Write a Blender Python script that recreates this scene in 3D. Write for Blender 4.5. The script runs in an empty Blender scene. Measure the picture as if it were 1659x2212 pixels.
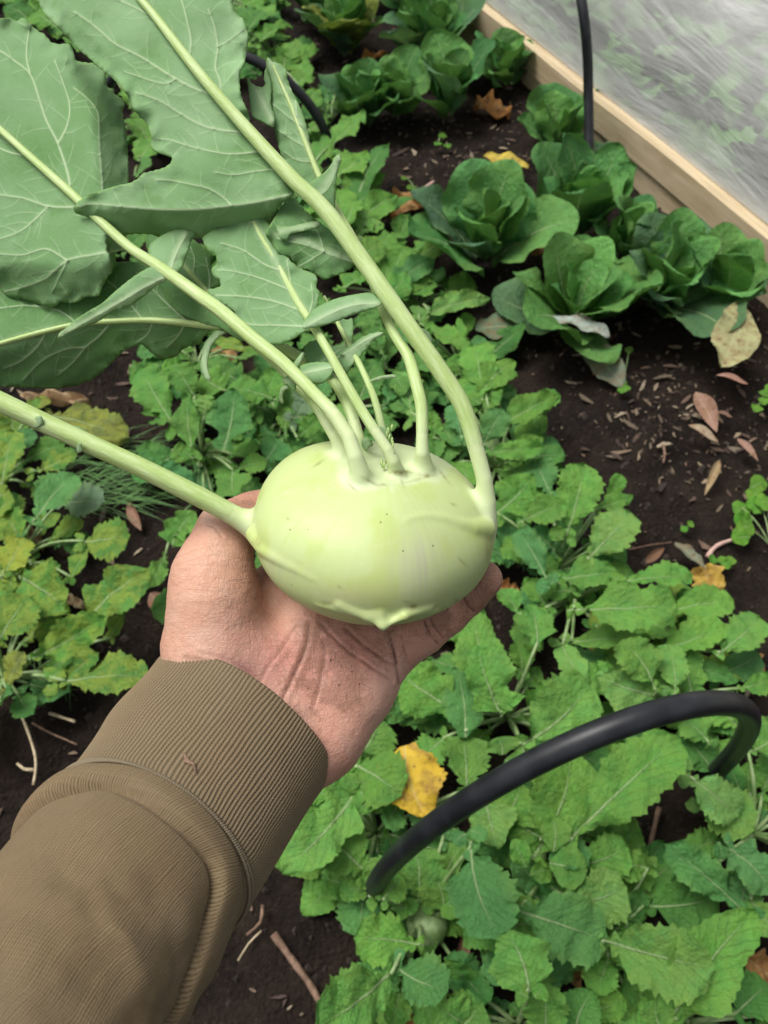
import bpy, math, random
import numpy as np
from mathutils import Vector, Matrix
from mathutils.geometry import delaunay_2d_cdt

# ------------------------------------------------------------------ camera, sky, sun, exposure
scene = bpy.context.scene
COL = scene.collection
FPX = 1661.0                      # focal length in units of a 1659 x 2212 picture
PITCH = math.radians(55.0)        # the lens looks 55 degrees below the horizon
CAM = np.array([0.0, 0.0, 1.45])
RIGHT = np.array([1.0, 0.0, 0.0])
FWD = np.array([0.0, math.cos(PITCH), -math.sin(PITCH)])
UP = np.array([0.0, math.sin(PITCH), math.cos(PITCH)])
D0 = 0.37                         # metres from lens to the held kohlrabi
S = D0 / FPX                      # metres per hand unit

cam_data = bpy.data.cameras.new("camera")
cam_data.sensor_fit = 'VERTICAL'
cam_data.sensor_height = 36.0
cam_data.lens = 36.0 * FPX / 2212.0
cam_data.clip_start = 0.02
cam_data.clip_end = 300.0
cam_data.dof.use_dof = True
cam_data.dof.focus_distance = 0.37
cam_data.dof.aperture_fstop = (cam_data.lens / 1000.0) / 0.0015
cam = bpy.data.objects.new("camera", cam_data)
cam.location = CAM
cam.rotation_euler = (math.pi / 2 - PITCH, 0, 0)
COL.objects.link(cam)
scene.camera = cam

SUN_EL, SUN_AZ = math.radians(66), math.radians(-62)   # a veiled sun, high and to the left
world = bpy.data.worlds.new("World")
scene.world = world
world.use_nodes = True
wn, wl = world.node_tree.nodes, world.node_tree.links
bg = wn["Background"]
sky = wn.new("ShaderNodeTexSky")
sky.sky_type = 'NISHITA'
sky.sun_disc = False
sky.sun_elevation = SUN_EL
sky.sun_rotation = SUN_AZ
sky.dust_density = 6.0
sky.air_density = 1.0
hs = wn.new("ShaderNodeHueSaturation")
hs.inputs["Saturation"].default_value = 0.22           # overcast: the blue is gone
wl.new(sky.outputs[0], hs.inputs["Color"])
wl.new(hs.outputs[0], bg.inputs["Color"])
bg.inputs["Strength"].default_value = 0.092

sun_data = bpy.data.lights.new("sun", 'SUN')
sun_data.energy = 1.9
sun_data.angle = math.radians(30)
sun_data.color = (1.0, 0.97, 0.92)
sun = bpy.data.objects.new("sun", sun_data)
sd = Vector((math.sin(SUN_AZ) * math.cos(SUN_EL), math.cos(SUN_AZ) * math.cos(SUN_EL), math.sin(SUN_EL)))
sun.rotation_euler = sd.to_track_quat('Z', 'Y').to_euler()
sun.location = sd * 20
COL.objects.link(sun)

vs = scene.view_settings
vs.view_transform = 'Standard'
vs.look = 'None'
vs.gamma = 1.0
vs.exposure = 0.46
vs.use_curve_mapping = False
scene.render.engine = 'CYCLES'
scene.cycles.use_denoising = True
scene.cycles.use_adaptive_sampling = True
scene.cycles.adaptive_threshold = 0.02
scene.cycles.max_bounces = 5
scene.cycles.diffuse_bounces = 3
scene.cycles.glossy_bounces = 2
scene.cycles.transmission_bounces = 3
scene.cycles.transparent_max_bounces = 8
scene.cycles.caustics_reflective = False
scene.cycles.caustics_refractive = False

# ------------------------------------------------------------------ helpers
def ray(px, py):
    return RIGHT * ((px - 829.5) / FPX) + UP * ((1106.0 - py) / FPX) + FWD

def G(px, py, z=0.0):
    """Point at height z that a sight line through the picture meets."""
    r = ray(px, py)
    return CAM + r * ((z - CAM[2]) / r[2])

def H(px, py, dz=0.0):
    """Hand-space point: x right, y up, z away from the lens, in hand units."""
    k = 1.0 + dz / FPX
    return np.array([(px - 829.5) * k, (1106.0 - py) * k, dz])

def h2w(v):
    v = np.asarray(v, float)
    return CAM + S * (v[..., 0:1] * RIGHT + v[..., 1:2] * UP + (v[..., 2:3] + FPX) * FWD)

def hpx(v):
    k = 1.0 + v[..., 2] / FPX
    return v[..., 0] / k + 829.5, 1106.0 - v[..., 1] / k

def lerp(a, b, t):
    return a + (b - a) * t

def sstep(a, b, x):
    t = np.clip((x - a) / (b - a), 0, 1)
    return t * t * (3 - 2 * t)

def hash3(ix, iy, iz, seed):
    n = (ix * 374761393 + iy * 668265263 + iz * 2147483647 + seed * 974711) & 0xFFFFFFFF
    n = ((n ^ (n >> 13)) * 1274126177) & 0xFFFFFFFF
    n = n ^ (n >> 16)
    return (n & 0xFFFF) / 65535.0

def vnoise(p, seed=0):
    p = np.asarray(p, float)
    i = np.floor(p).astype(np.int64)
    f = p - i
    f = f * f * (3 - 2 * f)
    out = 0
    for dx in (0, 1):
        for dy in (0, 1):
            for dz in (0, 1):
                w = (f[..., 0] if dx else 1 - f[..., 0]) * (f[..., 1] if dy else 1 - f[..., 1]) * (f[..., 2] if dz else 1 - f[..., 2])
                out = out + w * hash3(i[..., 0] + dx, i[..., 1] + dy, i[..., 2] + dz, seed)
    return out * 2 - 1

def fbm(p, seed=0, octaves=3):
    p = np.asarray(p, float)
    a, s, o = 1.0, 1.0, 0
    for k in range(octaves):
        o = o + a * vnoise(p * s, seed + k * 17)
        a *= 0.5
        s *= 2.03
    return o

def catmull(pts, step, closed=False):
    """Smooth curve through pts (n x d), resampled roughly every step units of the first two columns."""
    P = np.asarray(pts, float)
    n = len(P)
    out = []
    segs = n if closed else n - 1
    for i in range(segs):
        if closed:
            p0, p1, p2, p3 = P[(i - 1) % n], P[i], P[(i + 1) % n], P[(i + 2) % n]
        else:
            p1, p2 = P[i], P[i + 1]
            p0 = P[i - 1] if i > 0 else 2 * p1 - p2
            p3 = P[i + 2] if i + 2 < n else 2 * p2 - p1
        d = np.linalg.norm((p2 - p1)[:3])
        m = max(1, int(round(d / step)))
        for k in range(m):
            t = k / m
            out.append(0.5 * ((2 * p1) + (-p0 + p2) * t + (2 * p0 - 5 * p1 + 4 * p2 - p3) * t * t + (-p0 + 3 * p1 - 3 * p2 + p3) * t ** 3))
    if not closed:
        out.append(P[-1])
    return np.array(out)

def new_mesh(name, verts, faces, smooth=True):
    me = bpy.data.meshes.new(name)
    me.from_pydata([tuple(map(float, v)) for v in verts], [], [tuple(map(int, f)) for f in faces])
    me.update()
    if smooth:
        me.polygons.foreach_set("use_smooth", np.ones(len(me.polygons), dtype=bool))
    return me

def add_attr(me, name, values, kind='FLOAT'):
    a = me.attributes.new(name, kind, 'POINT')
    v = np.asarray(values, np.float32)
    if kind == 'FLOAT':
        a.data.foreach_set("value", v)
    else:
        if v.shape[1] == 3:
            v = np.concatenate([v, np.ones((len(v), 1), np.float32)], 1)
        a.data.foreach_set("color", v.ravel())

def set_uv(me, uv):
    lay = me.uv_layers.new(name="UVMap")
    idx = np.zeros(len(me.loops), np.int32)
    me.loops.foreach_get("vertex_index", idx)
    lay.data.foreach_set("uv", np.asarray(uv, np.float32)[idx].ravel())

def link(name, me, mat=None, parent=None, M=None):
    ob = bpy.data.objects.new(name, me)
    COL.objects.link(ob)
    if mat is not None and len(me.materials) == 0:
        me.materials.append(mat)
    if M is not None:
        ob.matrix_basis = M
    if parent is not None:
        ob.parent = parent
        ob.matrix_parent_inverse = WM[parent.name].inverted()
    WM[ob.name] = M.copy() if M is not None else Matrix.Identity(4)
    return ob

WM = {}                                            # rest matrices, so children can be built in world space

def thing(name, loc, label, cat, group=None):
    e = bpy.data.objects.new(name, None)
    COL.objects.link(e)
    e.location = loc
    e.empty_display_size = 0.02
    WM[e.name] = Matrix.Translation(Vector(loc))
    tag(e, label, cat, group)
    return e

def tag(o, label, cat, group=None):
    o["label"] = label
    o["category"] = cat
    if group:
        o["group"] = group

def structure(o):
    o["kind"] = "structure"
    return o

def tube(pts, radii, nseg=12, cap=True, squash=1.0):
    """Swept tube; returns verts, faces, uv."""
    P = np.asarray(pts, float)
    n = len(P)
    T = np.gradient(P, axis=0)
    T /= np.linalg.norm(T, axis=1)[:, None] + 1e-12
    ref = np.array([0.0, 0.0, 1.0]) if abs(T[0][2]) < 0.9 else np.array([1.0, 0, 0])
    nrm = ref - T[0] * ref.dot(T[0])
    nrm /= np.linalg.norm(nrm)
    V, U = [], []
    ln = 0.0
    for i in range(n):
        nrm = nrm - T[i] * nrm.dot(T[i])
        nrm /= np.linalg.norm(nrm)
        b = np.cross(T[i], nrm)
        if i:
            ln += np.linalg.norm(P[i] - P[i - 1])
        for k in range(nseg):
            a = 2 * math.pi * k / nseg
            V.append(P[i] + radii[i] * (math.cos(a) * nrm * squash + math.sin(a) * b))
            U.append((k / nseg, ln))
    F = []
    for i in range(n - 1):
        for k in range(nseg):
            a, b2 = i * nseg + k, i * nseg + (k + 1) % nseg
            F.append((a, b2, b2 + nseg, a + nseg))
    if cap:
        F.append(tuple(range(nseg))[::-1])
        F.append(tuple(range((n - 1) * nseg, n * nseg)))
    return np.array(V), F, np.array(U)

# ---- materials
def mat_new(name):
    m = bpy.data.materials.new(name)
    m.use_nodes = True
    return m, m.node_tree.nodes, m.node_tree.links, m.node_tree.nodes["Principled BSDF"]

class NB:
    """Small node-building shorthand."""
    def __init__(self, m):
        self.n, self.l = m.node_tree.nodes, m.node_tree.links
    def _in(self, node, key, v):
        if v is None:
            return
        if hasattr(v, "links"):
            self.l.new(v, node.inputs[key])
        else:
            s = node.inputs[key]
            if s.type == 'RGBA' and len(v) == 3:
                v = (*v, 1)
            s.default_value = v
    def math(self, op, a, b=None, c=None, clamp=False):
        x = self.n.new("ShaderNodeMath")
        x.operation = op
        x.use_clamp = clamp
        self._in(x, 0, a)
        self._in(x, 1, b)
        self._in(x, 2, c)
        return x.outputs[0]
    def ss(self, a, b, v):
        x = self.n.new("ShaderNodeMapRange")
        x.interpolation_type = 'SMOOTHSTEP'
        self._in(x, "Value", v)
        x.inputs["From Min"].default_value = a
        x.inputs["From Max"].default_value = b
        return x.outputs[0]
    def mix(self, f, a, b, mode='MIX'):
        x = self.n.new("ShaderNodeMix")
        x.data_type = 'RGBA'
        x.blend_type = mode
        self._in(x, 0, f)
        self._in(x, 6, a)
        self._in(x, 7, b)
        return x.outputs[2]
    def attr(self, name, out="Fac"):
        x = self.n.new("ShaderNodeAttribute")
        x.attribute_name = name
        return x.outputs[out]
    def coord(self, out="Object"):
        return self.n.new("ShaderNodeTexCoord").outputs[out]
    def geo(self, out="Position"):
        return self.n.new("ShaderNodeNewGeometry").outputs[out]
    def noise(self, vec, scale, detail=3, rough=0.55, dist=0.0, out=0):
        x = self.n.new("ShaderNodeTexNoise")
        self._in(x, "Vector", vec)
        x.inputs["Scale"].default_value = scale
        x.inputs["Detail"].default_value = detail
        x.inputs["Roughness"].default_value = rough
        x.inputs["Distortion"].default_value = dist
        return x.outputs[out]
    def voronoi(self, vec, scale, feature='F1', rnd=1.0, out="Distance"):
        x = self.n.new("ShaderNodeTexVoronoi")
        x.feature = feature
        self._in(x, "Vector", vec)
        x.inputs["Scale"].default_value = scale
        x.inputs["Randomness"].default_value = rnd
        return x.outputs[out]
    def mapping(self, vec, scale=(1, 1, 1), rot=(0, 0, 0)):
        x = self.n.new("ShaderNodeMapping")
        self._in(x, "Vector", vec)
        x.inputs["Scale"].default_value = scale
        x.inputs["Rotation"].default_value = rot
        return x.outputs[0]
    def sep(self, vec):
        x = self.n.new("ShaderNodeSeparateXYZ")
        self._in(x, 0, vec)
        return x.outputs
    def bump(self, h, strength, dist, normal=None):
        x = self.n.new("ShaderNodeBump")
        self._in(x, "Height", h)
        x.inputs["Strength"].default_value = strength
        x.inputs["Distance"].default_value = dist
        self._in(x, "Normal", normal)
        return x.outputs[0]
    def translucent_mix(self, bsdf, color, fac, normal=None):
        t = self.n.new("ShaderNodeBsdfTranslucent")
        self._in(t, "Color", color)
        self._in(t, "Normal", normal)
        mx = self.n.new("ShaderNodeMixShader")
        mx.inputs[0].default_value = fac
        self.l.new(bsdf.outputs[0], mx.inputs[1])
        self.l.new(t.outputs[0], mx.inputs[2])
        self.l.new(mx.outputs[0], self.n["Material Output"].inputs[0])

# ---- implicit surfaces (hand, bulb): distance fields in hand units, meshed with surface nets
def smin(a, b, k):
    h = np.clip(0.5 + 0.5 * (b - a) / k, 0, 1)
    return b + (a - b) * h - k * h * (1 - h)

def smax(a, b, k):
    return -smin(-a, -b, k)

def cone(p, a, b, ra, rb):
    ab = b - a
    il = 1.0 / ab.dot(ab)
    x, y, z = p[..., 0] - p.dtype.type(a[0]), p[..., 1] - p.dtype.type(a[1]), p[..., 2] - p.dtype.type(a[2])
    f = p.dtype.type
    t = np.clip(x * f(ab[0] * il) + y * f(ab[1] * il) + z * f(ab[2] * il), 0, 1)
    x, y, z = x - t * f(ab[0]), y - t * f(ab[1]), z - t * f(ab[2])
    return np.sqrt(x * x + y * y + z * z) - (f(ra) + f(rb - ra) * t)

def chain(p, pts, k=12):
    """pts: list of (px, py, dz, r)"""
    d = None
    for u, v in zip(pts[:-1], pts[1:]):
        c = cone(p, H(*u[:3]), H(*v[:3]), u[3], v[3])
        d = c if d is None else smin(d, c, k)
    return d

def sample_field(fn, lo, hi, h, c=4):
    """field on a fine grid, evaluated closely only near the surface"""
    lo = np.array(lo, float)
    n = (np.ceil((np.array(hi, float) - lo) / (h * c)).astype(int) + 1)
    ax = [lo[k] + h * c * (np.arange(n[k]) + 0.5) - h * 0.5 for k in range(3)]
    g = np.stack(np.meshgrid(*ax, indexing='ij'), -1).astype(np.float32)
    f0 = fn(g.reshape(-1, 3)).reshape(g.shape[:3])
    f = np.repeat(np.repeat(np.repeat(f0, c, 0), c, 1), c, 2)
    near = np.abs(f) < h * c * 1.5
    ijk = np.argwhere(near)
    p = (lo + ijk * h).astype(np.float32)
    f[near] = fn(p)
    return lo, f

def surface_nets(f, org, h):
    nx, ny, nz = f.shape
    ins = f < 0
    cs = np.zeros((nx - 1, ny - 1, nz - 1), np.int32)
    corner = {}
    for dx in (0, 1):
        for dy in (0, 1):
            for dz in (0, 1):
                sl = (slice(dx, nx - 1 + dx), slice(dy, ny - 1 + dy), slice(dz, nz - 1 + dz))
                cs += ins[sl]
                corner[dx, dy, dz] = sl
    act = (cs > 0) & (cs < 8)
    idx = -np.ones(act.shape, np.int64)
    cells = np.argwhere(act)
    idx[act] = np.arange(len(cells))
    acc = np.zeros((len(cells), 3))
    cnt = np.zeros(len(cells))
    val = {c: f[sl][act] for c, sl in corner.items()}
    for ax in range(3):
        for a in (0, 1):
            for b in (0, 1):
                c0 = [a, b]
                c0.insert(ax, 0)
                c1 = [a, b]
                c1.insert(ax, 1)
                v0, v1 = val[tuple(c0)], val[tuple(c1)]
                m = (v0 < 0) != (v1 < 0)
                t = v0[m] / (v0[m] - v1[m])
                pos = np.tile(np.array(c0, float), (m.sum(), 1))
                pos[:, ax] = t
                acc[m] += pos
                cnt[m] += 1
    V = org + (cells + acc / cnt[:, None]) * h
    F = []
    for ax in range(3):
        o = [k for k in range(3) if k != ax]
        sl0 = [slice(None)] * 3
        sl1 = [slice(None)] * 3
        sl0[ax] = slice(0, -1)
        sl1[ax] = slice(1, None)
        a0, a1 = ins[tuple(sl0)], ins[tuple(sl1)]
        ch = a0 != a1
        for k in o:
            e = [slice(None)] * 3
            e[k] = slice(0, 1)
            ch[tuple(e)] = False
            e[k] = slice(-1, None)
            ch[tuple(e)] = False
        E = np.argwhere(ch)
        flip = a0[ch]
        def cid(d0, d1):
            q = E.copy()
            q[:, o[0]] -= d0
            q[:, o[1]] -= d1
            return idx[q[:, 0], q[:, 1], q[:, 2]]
        quad = np.stack([cid(1, 1), cid(0, 1), cid(0, 0), cid(1, 0)], 1)
        if ax == 1:
            flip = ~flip
        quad[~flip] = quad[~flip][:, ::-1]
        F.append(quad)
    return V, np.concatenate(F)

def relax(V, F, it, lam=0.5):
    e = np.concatenate([F[:, [0, 1]], F[:, [1, 2]], F[:, [2, 3]], F[:, [3, 0]]])
    e = np.concatenate([e, e[:, ::-1]])
    for _ in range(it):
        acc = np.zeros_like(V)
        np.add.at(acc, e[:, 0], V[e[:, 1]])
        c = np.bincount(e[:, 0], minlength=len(V))[:, None]
        V = V + lam * (acc / np.maximum(c, 1) - V)
    return V

def vert_normals(V, F):
    n = np.cross(V[F[:, 2]] - V[F[:, 0]], V[F[:, 3]] - V[F[:, 1]])
    N = np.zeros_like(V)
    for k in range(4):
        np.add.at(N, F[:, k], n)
    return N / (np.linalg.norm(N, axis=1)[:, None] + 1e-9)

def poly_dist(x, y, pts):
    """distance from points to polyline, and parameter along it (0..1)"""
    P = np.asarray(pts, float)[:, :2]
    seg = np.linalg.norm(np.diff(P, axis=0), axis=1)
    L = np.concatenate([[0], np.cumsum(seg)])
    best = np.full(np.shape(x), 1e9)
    par = np.zeros(np.shape(x))
    side = np.zeros(np.shape(x))
    for i in range(len(P) - 1):
        a, d = P[i], P[i + 1] - P[i]
        t = np.clip(((x - a[0]) * d[0] + (y - a[1]) * d[1]) / (d @ d + 1e-9), 0, 1)
        qx, qy = x - a[0] - t * d[0], y - a[1] - t * d[1]
        dd = np.hypot(qx, qy)
        m = dd < best
        best = np.where(m, dd, best)
        par = np.where(m, (L[i] + t * seg[i]) / L[-1], par)
        side = np.where(m, np.sign(d[0] * qy - d[1] * qx), side)
    return best, par, side

def inside_poly(x, y, poly):
    P = np.asarray(poly, float)
    c = np.zeros(np.shape(x), bool)
    j = len(P) - 1
    for i in range(len(P)):
        xi, yi, xj, yj = P[i, 0], P[i, 1], P[j, 0], P[j, 1]
        if yi != yj:
            m = ((yi > y) != (yj > y)) & (x < (xj - xi) * (y - yi) / (yj - yi) + xi)
            c ^= m
        j = i
    return c
# ================================================================== the setting: soil, plank, netting, hoops
def proj(p):
    q = np.asarray(p, float) - CAM
    d = q @ FWD
    return 829.5 + (q @ RIGHT) / d * FPX, 1106 - (q @ UP) / d * FPX, d

def soil_height(x, y):
    p = np.stack([x, y, x * 0], -1)
    near = sstep(14, 5, np.hypot(x, y - 2))
    return near * (0.022 * fbm(p * 5.0, 70, 2) + 0.010 * fbm(p * 17.0, 71, 2) + 0.005 * fbm(p * 55.0, 72, 2)) - 0.004

def make_soil_mat():
    m, n, l, b = mat_new("dark_soil")
    q = NB(m)
    pos = q.geo("Position")
    c = q.mix(q.ss(0.35, 0.70, q.noise(pos, 9, 5, 0.65)), (0.0072, 0.0050, 0.0038), (0.023, 0.0152, 0.0105))
    c = q.mix(q.math('MULTIPLY', q.ss(0.50, 0.72, q.noise(pos, 60, 4, 0.7)), 0.7), c, (0.032, 0.022, 0.0155))
    c = q.mix(q.ss(0.66, 0.72, q.noise(pos, 210, 3, 0.6)), c, (0.09, 0.058, 0.038))
    l.new(c, b.inputs["Base Color"])
    b.inputs["Roughness"].default_value = 0.95
    b.inputs["Specular IOR Level"].default_value = 0.2
    h = q.math('ADD', q.noise(pos, 45, 5, 0.7), q.math('MULTIPLY', q.voronoi(pos, 120), 0.5))
    l.new(q.bump(h, 0.9, 0.012), b.inputs["Normal"])
    return m

def axis_steps(a, b, step, far):
    core = np.arange(a, b + step / 2, step)
    out, d, x = [], step, b
    while x < far:
        d *= 1.5
        x += d
        out.append(x)
    neg, d, x = [], step, a
    while x > -far:
        d *= 1.5
        x -= d
        neg.append(x)
    return np.concatenate([neg[::-1], core, out])
gx, gy = axis_steps(-1.5, 2.1, 0.019, 70), axis_steps(-0.35, 4.3, 0.021, 70)
X, Y = np.meshgrid(gx, gy)
Z = soil_height(X, Y)
V = np.stack([X.ravel(), Y.ravel(), Z.ravel()], 1)
i, k = np.meshgrid(np.arange(len(gy) - 1), np.arange(len(gx) - 1), indexing='ij')
a = (i * len(gx) + k).ravel()
F = np.stack([a, a + 1, a + len(gx) + 1, a + len(gx)], 1)
M_SOIL = make_soil_mat()
ground = structure(link("ground", new_mesh("ground", V, F), M_SOIL))

# crumbs of soil and chips of mulch lying on it: too many to count
def scatter_mesh(name, items, mat, label):
    V, F, C = [], [], []
    for verts, faces, colr in items:
        o = len(V)
        V += list(verts)
        F += [tuple(a + o for a in f) for f in faces]
        C += [colr] * len(verts)
    me = new_mesh(name, V, F, False)
    add_attr(me, "Col", np.array(C), 'FLOAT_COLOR')
    ob = link(name, me, mat)
    ob["kind"] = "stuff"
    ob["label"] = label
    return ob

def make_litter_mat():
    m, n, l, b = mat_new("plant_litter")
    q = NB(m)
    pos = q.geo("Position")
    c = q.mix(q.ss(0.35, 0.7, q.noise(pos, 160, 3)), q.attr("Col", "Color"), q.mix(0.5, q.attr("Col", "Color"), (0.03, 0.02, 0.015)))
    l.new(c, b.inputs["Base Color"])
    b.inputs["Roughness"].default_value = 0.85
    return m
M_LITTER = make_litter_mat()
rng = random.Random(11)
CUBE_F = [(0, 1, 2, 3, 4, 5), (11, 10, 9, 8, 7, 6)] + [(k, k + 6, (k + 1) % 6 + 6, (k + 1) % 6) for k in range(6)]
CHIP_COL = [(0.18, 0.112, 0.075), (0.25, 0.175, 0.11), (0.11, 0.065, 0.045), (0.33, 0.25, 0.16), (0.075, 0.048, 0.035), (0.18, 0.11, 0.08), (0.40, 0.32, 0.22)]
def chip(x, y, z, ln, wd, th, ang, colr):
    ca, sa = math.cos(ang), math.sin(ang)
    tl = rng.uniform(-0.35, 0.35)
    out = []
    bow = rng.uniform(-.12, .12)
    o6 = [(-1, -rng.uniform(0, .5)), (-rng.uniform(0, .4), -rng.uniform(.6, 1)), (1, -rng.uniform(0, .4)), (1 - rng.uniform(0, .4), rng.uniform(.1, .6)), (rng.uniform(0, .4), rng.uniform(.6, 1)), (-1 + rng.uniform(0, .3), rng.uniform(.1, .7))]
    for zz in (-th, th):
        for u, v in o6:
            lx, ly = u * ln / 2, v * wd / 2 + bow * ln * (1 - u * u)
            out.append((x + lx * ca - ly * sa, y + lx * sa + ly * ca, z + zz + lx * tl))
    k = rng.uniform(0.35, 1.0)
    return (out, CUBE_F, tuple(c * k for c in colr))
items = []
tries = 0
while len(items) < 1700 and tries < 60000:
    tries += 1
    x, y = rng.uniform(-1.2, 1.7), rng.uniform(-0.1, 3.6)
    u, v, _ = proj((x, y, 0))
    if not (-80 < u < 1740 and -80 < v < 2300):
        continue
    dens = 0.07
    if 1130 < u and 680 < v < 1320:
        dens = 0.16 + 0.84 * math.exp(-((u - 1480) / 170) ** 2 - ((v - 920) / 130) ** 2)
    if 820 < u < 1150 and 230 < v < 560:
        dens = 0.30
    if rng.random() > dens:
        continue
    ln = rng.choice((0.005, 0.007, 0.010, 0.014, 0.020, 0.034)) * rng.uniform(0.7, 1.4)
    items.append(chip(x, y, 0, ln, ln * rng.uniform(0.18, 0.45) + 0.002, 0.0012, rng.uniform(0, math.pi), rng.choice(CHIP_COL)))
xs = np.array([it[0][0][:2] for it in items])
hz = soil_height(xs[:, 0], xs[:, 1])
items = [([(p[0], p[1], p[2] + h + 0.004) for p in it[0]], it[1], it[2]) for it, h in zip(items, hz)]
scatter_mesh("mulch_chips", items, M_LITTER, "bark chips and dry scraps scattered over the dark soil")
items = []
OCT_F = [(0, 2, 4), (2, 1, 4), (1, 3, 4), (3, 0, 4), (2, 0, 5), (1, 2, 5), (3, 1, 5), (0, 3, 5)]
while len(items) < 3800:
    x, y = rng.uniform(-1.2, 1.7), rng.uniform(-0.1, 3.4)
    u, v, _ = proj((x, y, 0))
    if -60 < u < 1720 and -60 < v < 2280:
        r = rng.choice((0.003, 0.004, 0.006, 0.009)) * rng.uniform(0.7, 1.4)
        j = [rng.uniform(0.6, 1.3) * r for _ in range(6)]
        k = rng.uniform(0.6, 1.5)
        items.append(([(x + j[0], y, 0), (x - j[1], y, 0), (x, y + j[2], 0), (x, y - j[3], 0), (x, y, j[4]), (x, y, -j[5])], OCT_F, (0.030 * k, 0.020 * k, 0.014 * k)))
xs = np.array([it[0][4][:2] for it in items])
hz = soil_height(xs[:, 0], xs[:, 1])
items = [([(p[0], p[1], p[2] + h + 0.001) for p in it[0]], it[1], it[2]) for it, h in zip(items, hz)]
scatter_mesh("soil_crumbs", items, M_LITTER, "loose crumbs of dark soil on the bed")

# ---- plank at the edge of the bed
E1, E2 = G(1030, 8, 0.15), G(1659, 512, 0.15)
bd = E2 - E1
bd /= np.linalg.norm(bd)
bn = np.array([-bd[1], bd[0], 0.0])
if bn[0] < 0:
    bn = -bn                                    # points away from the bed, under the netting
def along(s, c, z):
    p = E1 + bd * s + bn * c
    return np.array([p[0], p[1], z])

def make_wood_mat():
    m, n, l, b = mat_new("weathered_pine")
    q = NB(m)
    uv = q.coord("UV")
    g1 = q.noise(q.mapping(uv, (1.6, 26, 1)), 1.0, 5, 0.65, 0.6)
    c = q.mix(q.ss(0.3, 0.7, g1), (0.50, 0.38, 0.22), (0.66, 0.54, 0.36))
    c = q.mix(q.math('MULTIPLY', q.ss(0.50, 0.8, q.noise(q.mapping(uv, (3, 8, 1)), 1.0, 4)), 0.5), c, (0.36, 0.27, 0.17))
    l.new(c, b.inputs["Base Color"])
    b.inputs["Roughness"].default_value = 0.8
    l.new(q.bump(g1, 0.4, 0.003), b.inputs["Normal"])
    return m
ns = 80
V, F, U = [], [], []
sec = [(0.0, -0.03), (0.004, 0.060), (-0.006, 0.066), (-0.004, 0.146), (0.006, 0.152), (0.044, 0.152), (0.046, -0.03)]
for i in range(ns + 1):
    s = -0.9 + 4.4 * i / ns
    wv = 0.006 * math.sin(s * 2.1) + 0.003 * math.sin(s * 7)
    for k, (c_, z) in enumerate(sec):
        V.append(along(s, c_ + wv, z + 0.004 * math.sin(s * 3 + k)))
        U.append((s * 2, k * 0.11))
m_ = len(sec)
for i in range(ns):
    for k in range(m_ - 1):
        a = i * m_ + k
        F.append((a, a + m_, a + m_ + 1, a + 1))
me = new_mesh("timber_plank", V, F, False)
set_uv(me, U)
plank = link("timber_plank", me, make_wood_mat())
tag(plank, "long pale timber plank edging the bed below the white netting", "plank")

# ---- insect netting draped over the next bed
def make_net_mat():
    m, n, l, b = mat_new("white_insect_netting")
    q = NB(m)
    uv = q.coord("UV")
    st = q.noise(q.mapping(uv, (2.2, 15, 1), (0, 0, 0.55)), 1.0, 5, 0.65, 1.2)
    st2 = q.noise(q.mapping(uv, (6, 40, 1), (0, 0, 0.3)), 1.0, 3, 0.6, 0.6)
    den = q.math('ADD', q.math('MULTIPLY_ADD', q.ss(0.04, 0.30, q.sep(uv)[1]), 0.26, 0.36), q.math('MULTIPLY', q.ss(0.38, 0.72, st), 0.24))
    den = q.math('ADD', den, q.math('MULTIPLY', q.ss(0.45, 0.75, st2), 0.12))
    den = q.math('ADD', den, q.math('MULTIPLY', q.ss(0.07, 0.0, q.sep(uv)[1]), 0.4), clamp=True)
    d = n.new("ShaderNodeBsdfDiffuse")
    d.inputs[0].default_value = (0.92, 0.92, 0.90, 1)
    t = n.new("ShaderNodeBsdfTranslucent")
    t.inputs[0].default_value = (0.92, 0.92, 0.90, 1)
    bp = q.bump(q.math('ADD', st, q.math('MULTIPLY', st2, 0.4)), 0.6, 0.02)
    l.new(bp, d.inputs["Normal"])
    mx = n.new("ShaderNodeMixShader")
    mx.inputs[0].default_value = 0.35
    l.new(d.outputs[0], mx.inputs[1])
    l.new(t.outputs[0], mx.inputs[2])
    tr = n.new("ShaderNodeBsdfTransparent")
    tr.inputs[0].default_value = (0.93, 0.93, 0.93, 1)
    m2 = n.new("ShaderNodeMixShader")
    l.new(den, m2.inputs[0])
    l.new(tr.outputs[0], m2.inputs[1])
    l.new(mx.outputs[0], m2.inputs[2])
    l.new(m2.outputs[0], n["Material Output"].inputs[0])
    return m
nu, nv = 150, 100
SS, CC = np.meshgrid(np.linspace(-1.2, 3.6, nu), np.linspace(0, 1, nv), indexing='ij')
ang = CC * math.pi
c_ = 0.030 + 0.62 * (1 - np.cos(ang))
z_ = 0.158 + 0.58 * np.sin(ang) ** 0.85
pn = np.stack([SS * 2.2, CC * 6, SS * 0], -1)
sag = 0.05 * fbm(pn, 81, 3) * np.sin(ang) + 0.018 * np.sin(14 * CC + 5 * SS + 3 * vnoise(pn * 0.7, 82)) * sstep(0.02, 0.12, CC) * sstep(1, 0.9, CC)
z_ = z_ + sag
c_ = c_ + sag * 0.5
V = E1 + bd * SS[..., None] + bn * c_[..., None]
V[..., 2] = z_
F = []
for i in range(nu - 1):
    for k in range(nv - 1):
        a = i * nv + k
        F.append((a, a + 1, a + nv + 1, a + nv))
me = new_mesh("insect_netting", V.reshape(-1, 3), F)
set_uv(me, np.stack([SS.ravel() / 1.5, CC.ravel()], 1))
net = link("insect_netting", me, make_net_mat())
tag(net, "sheer white insect netting draped over the neighbouring bed, weeds showing through", "netting")

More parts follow.
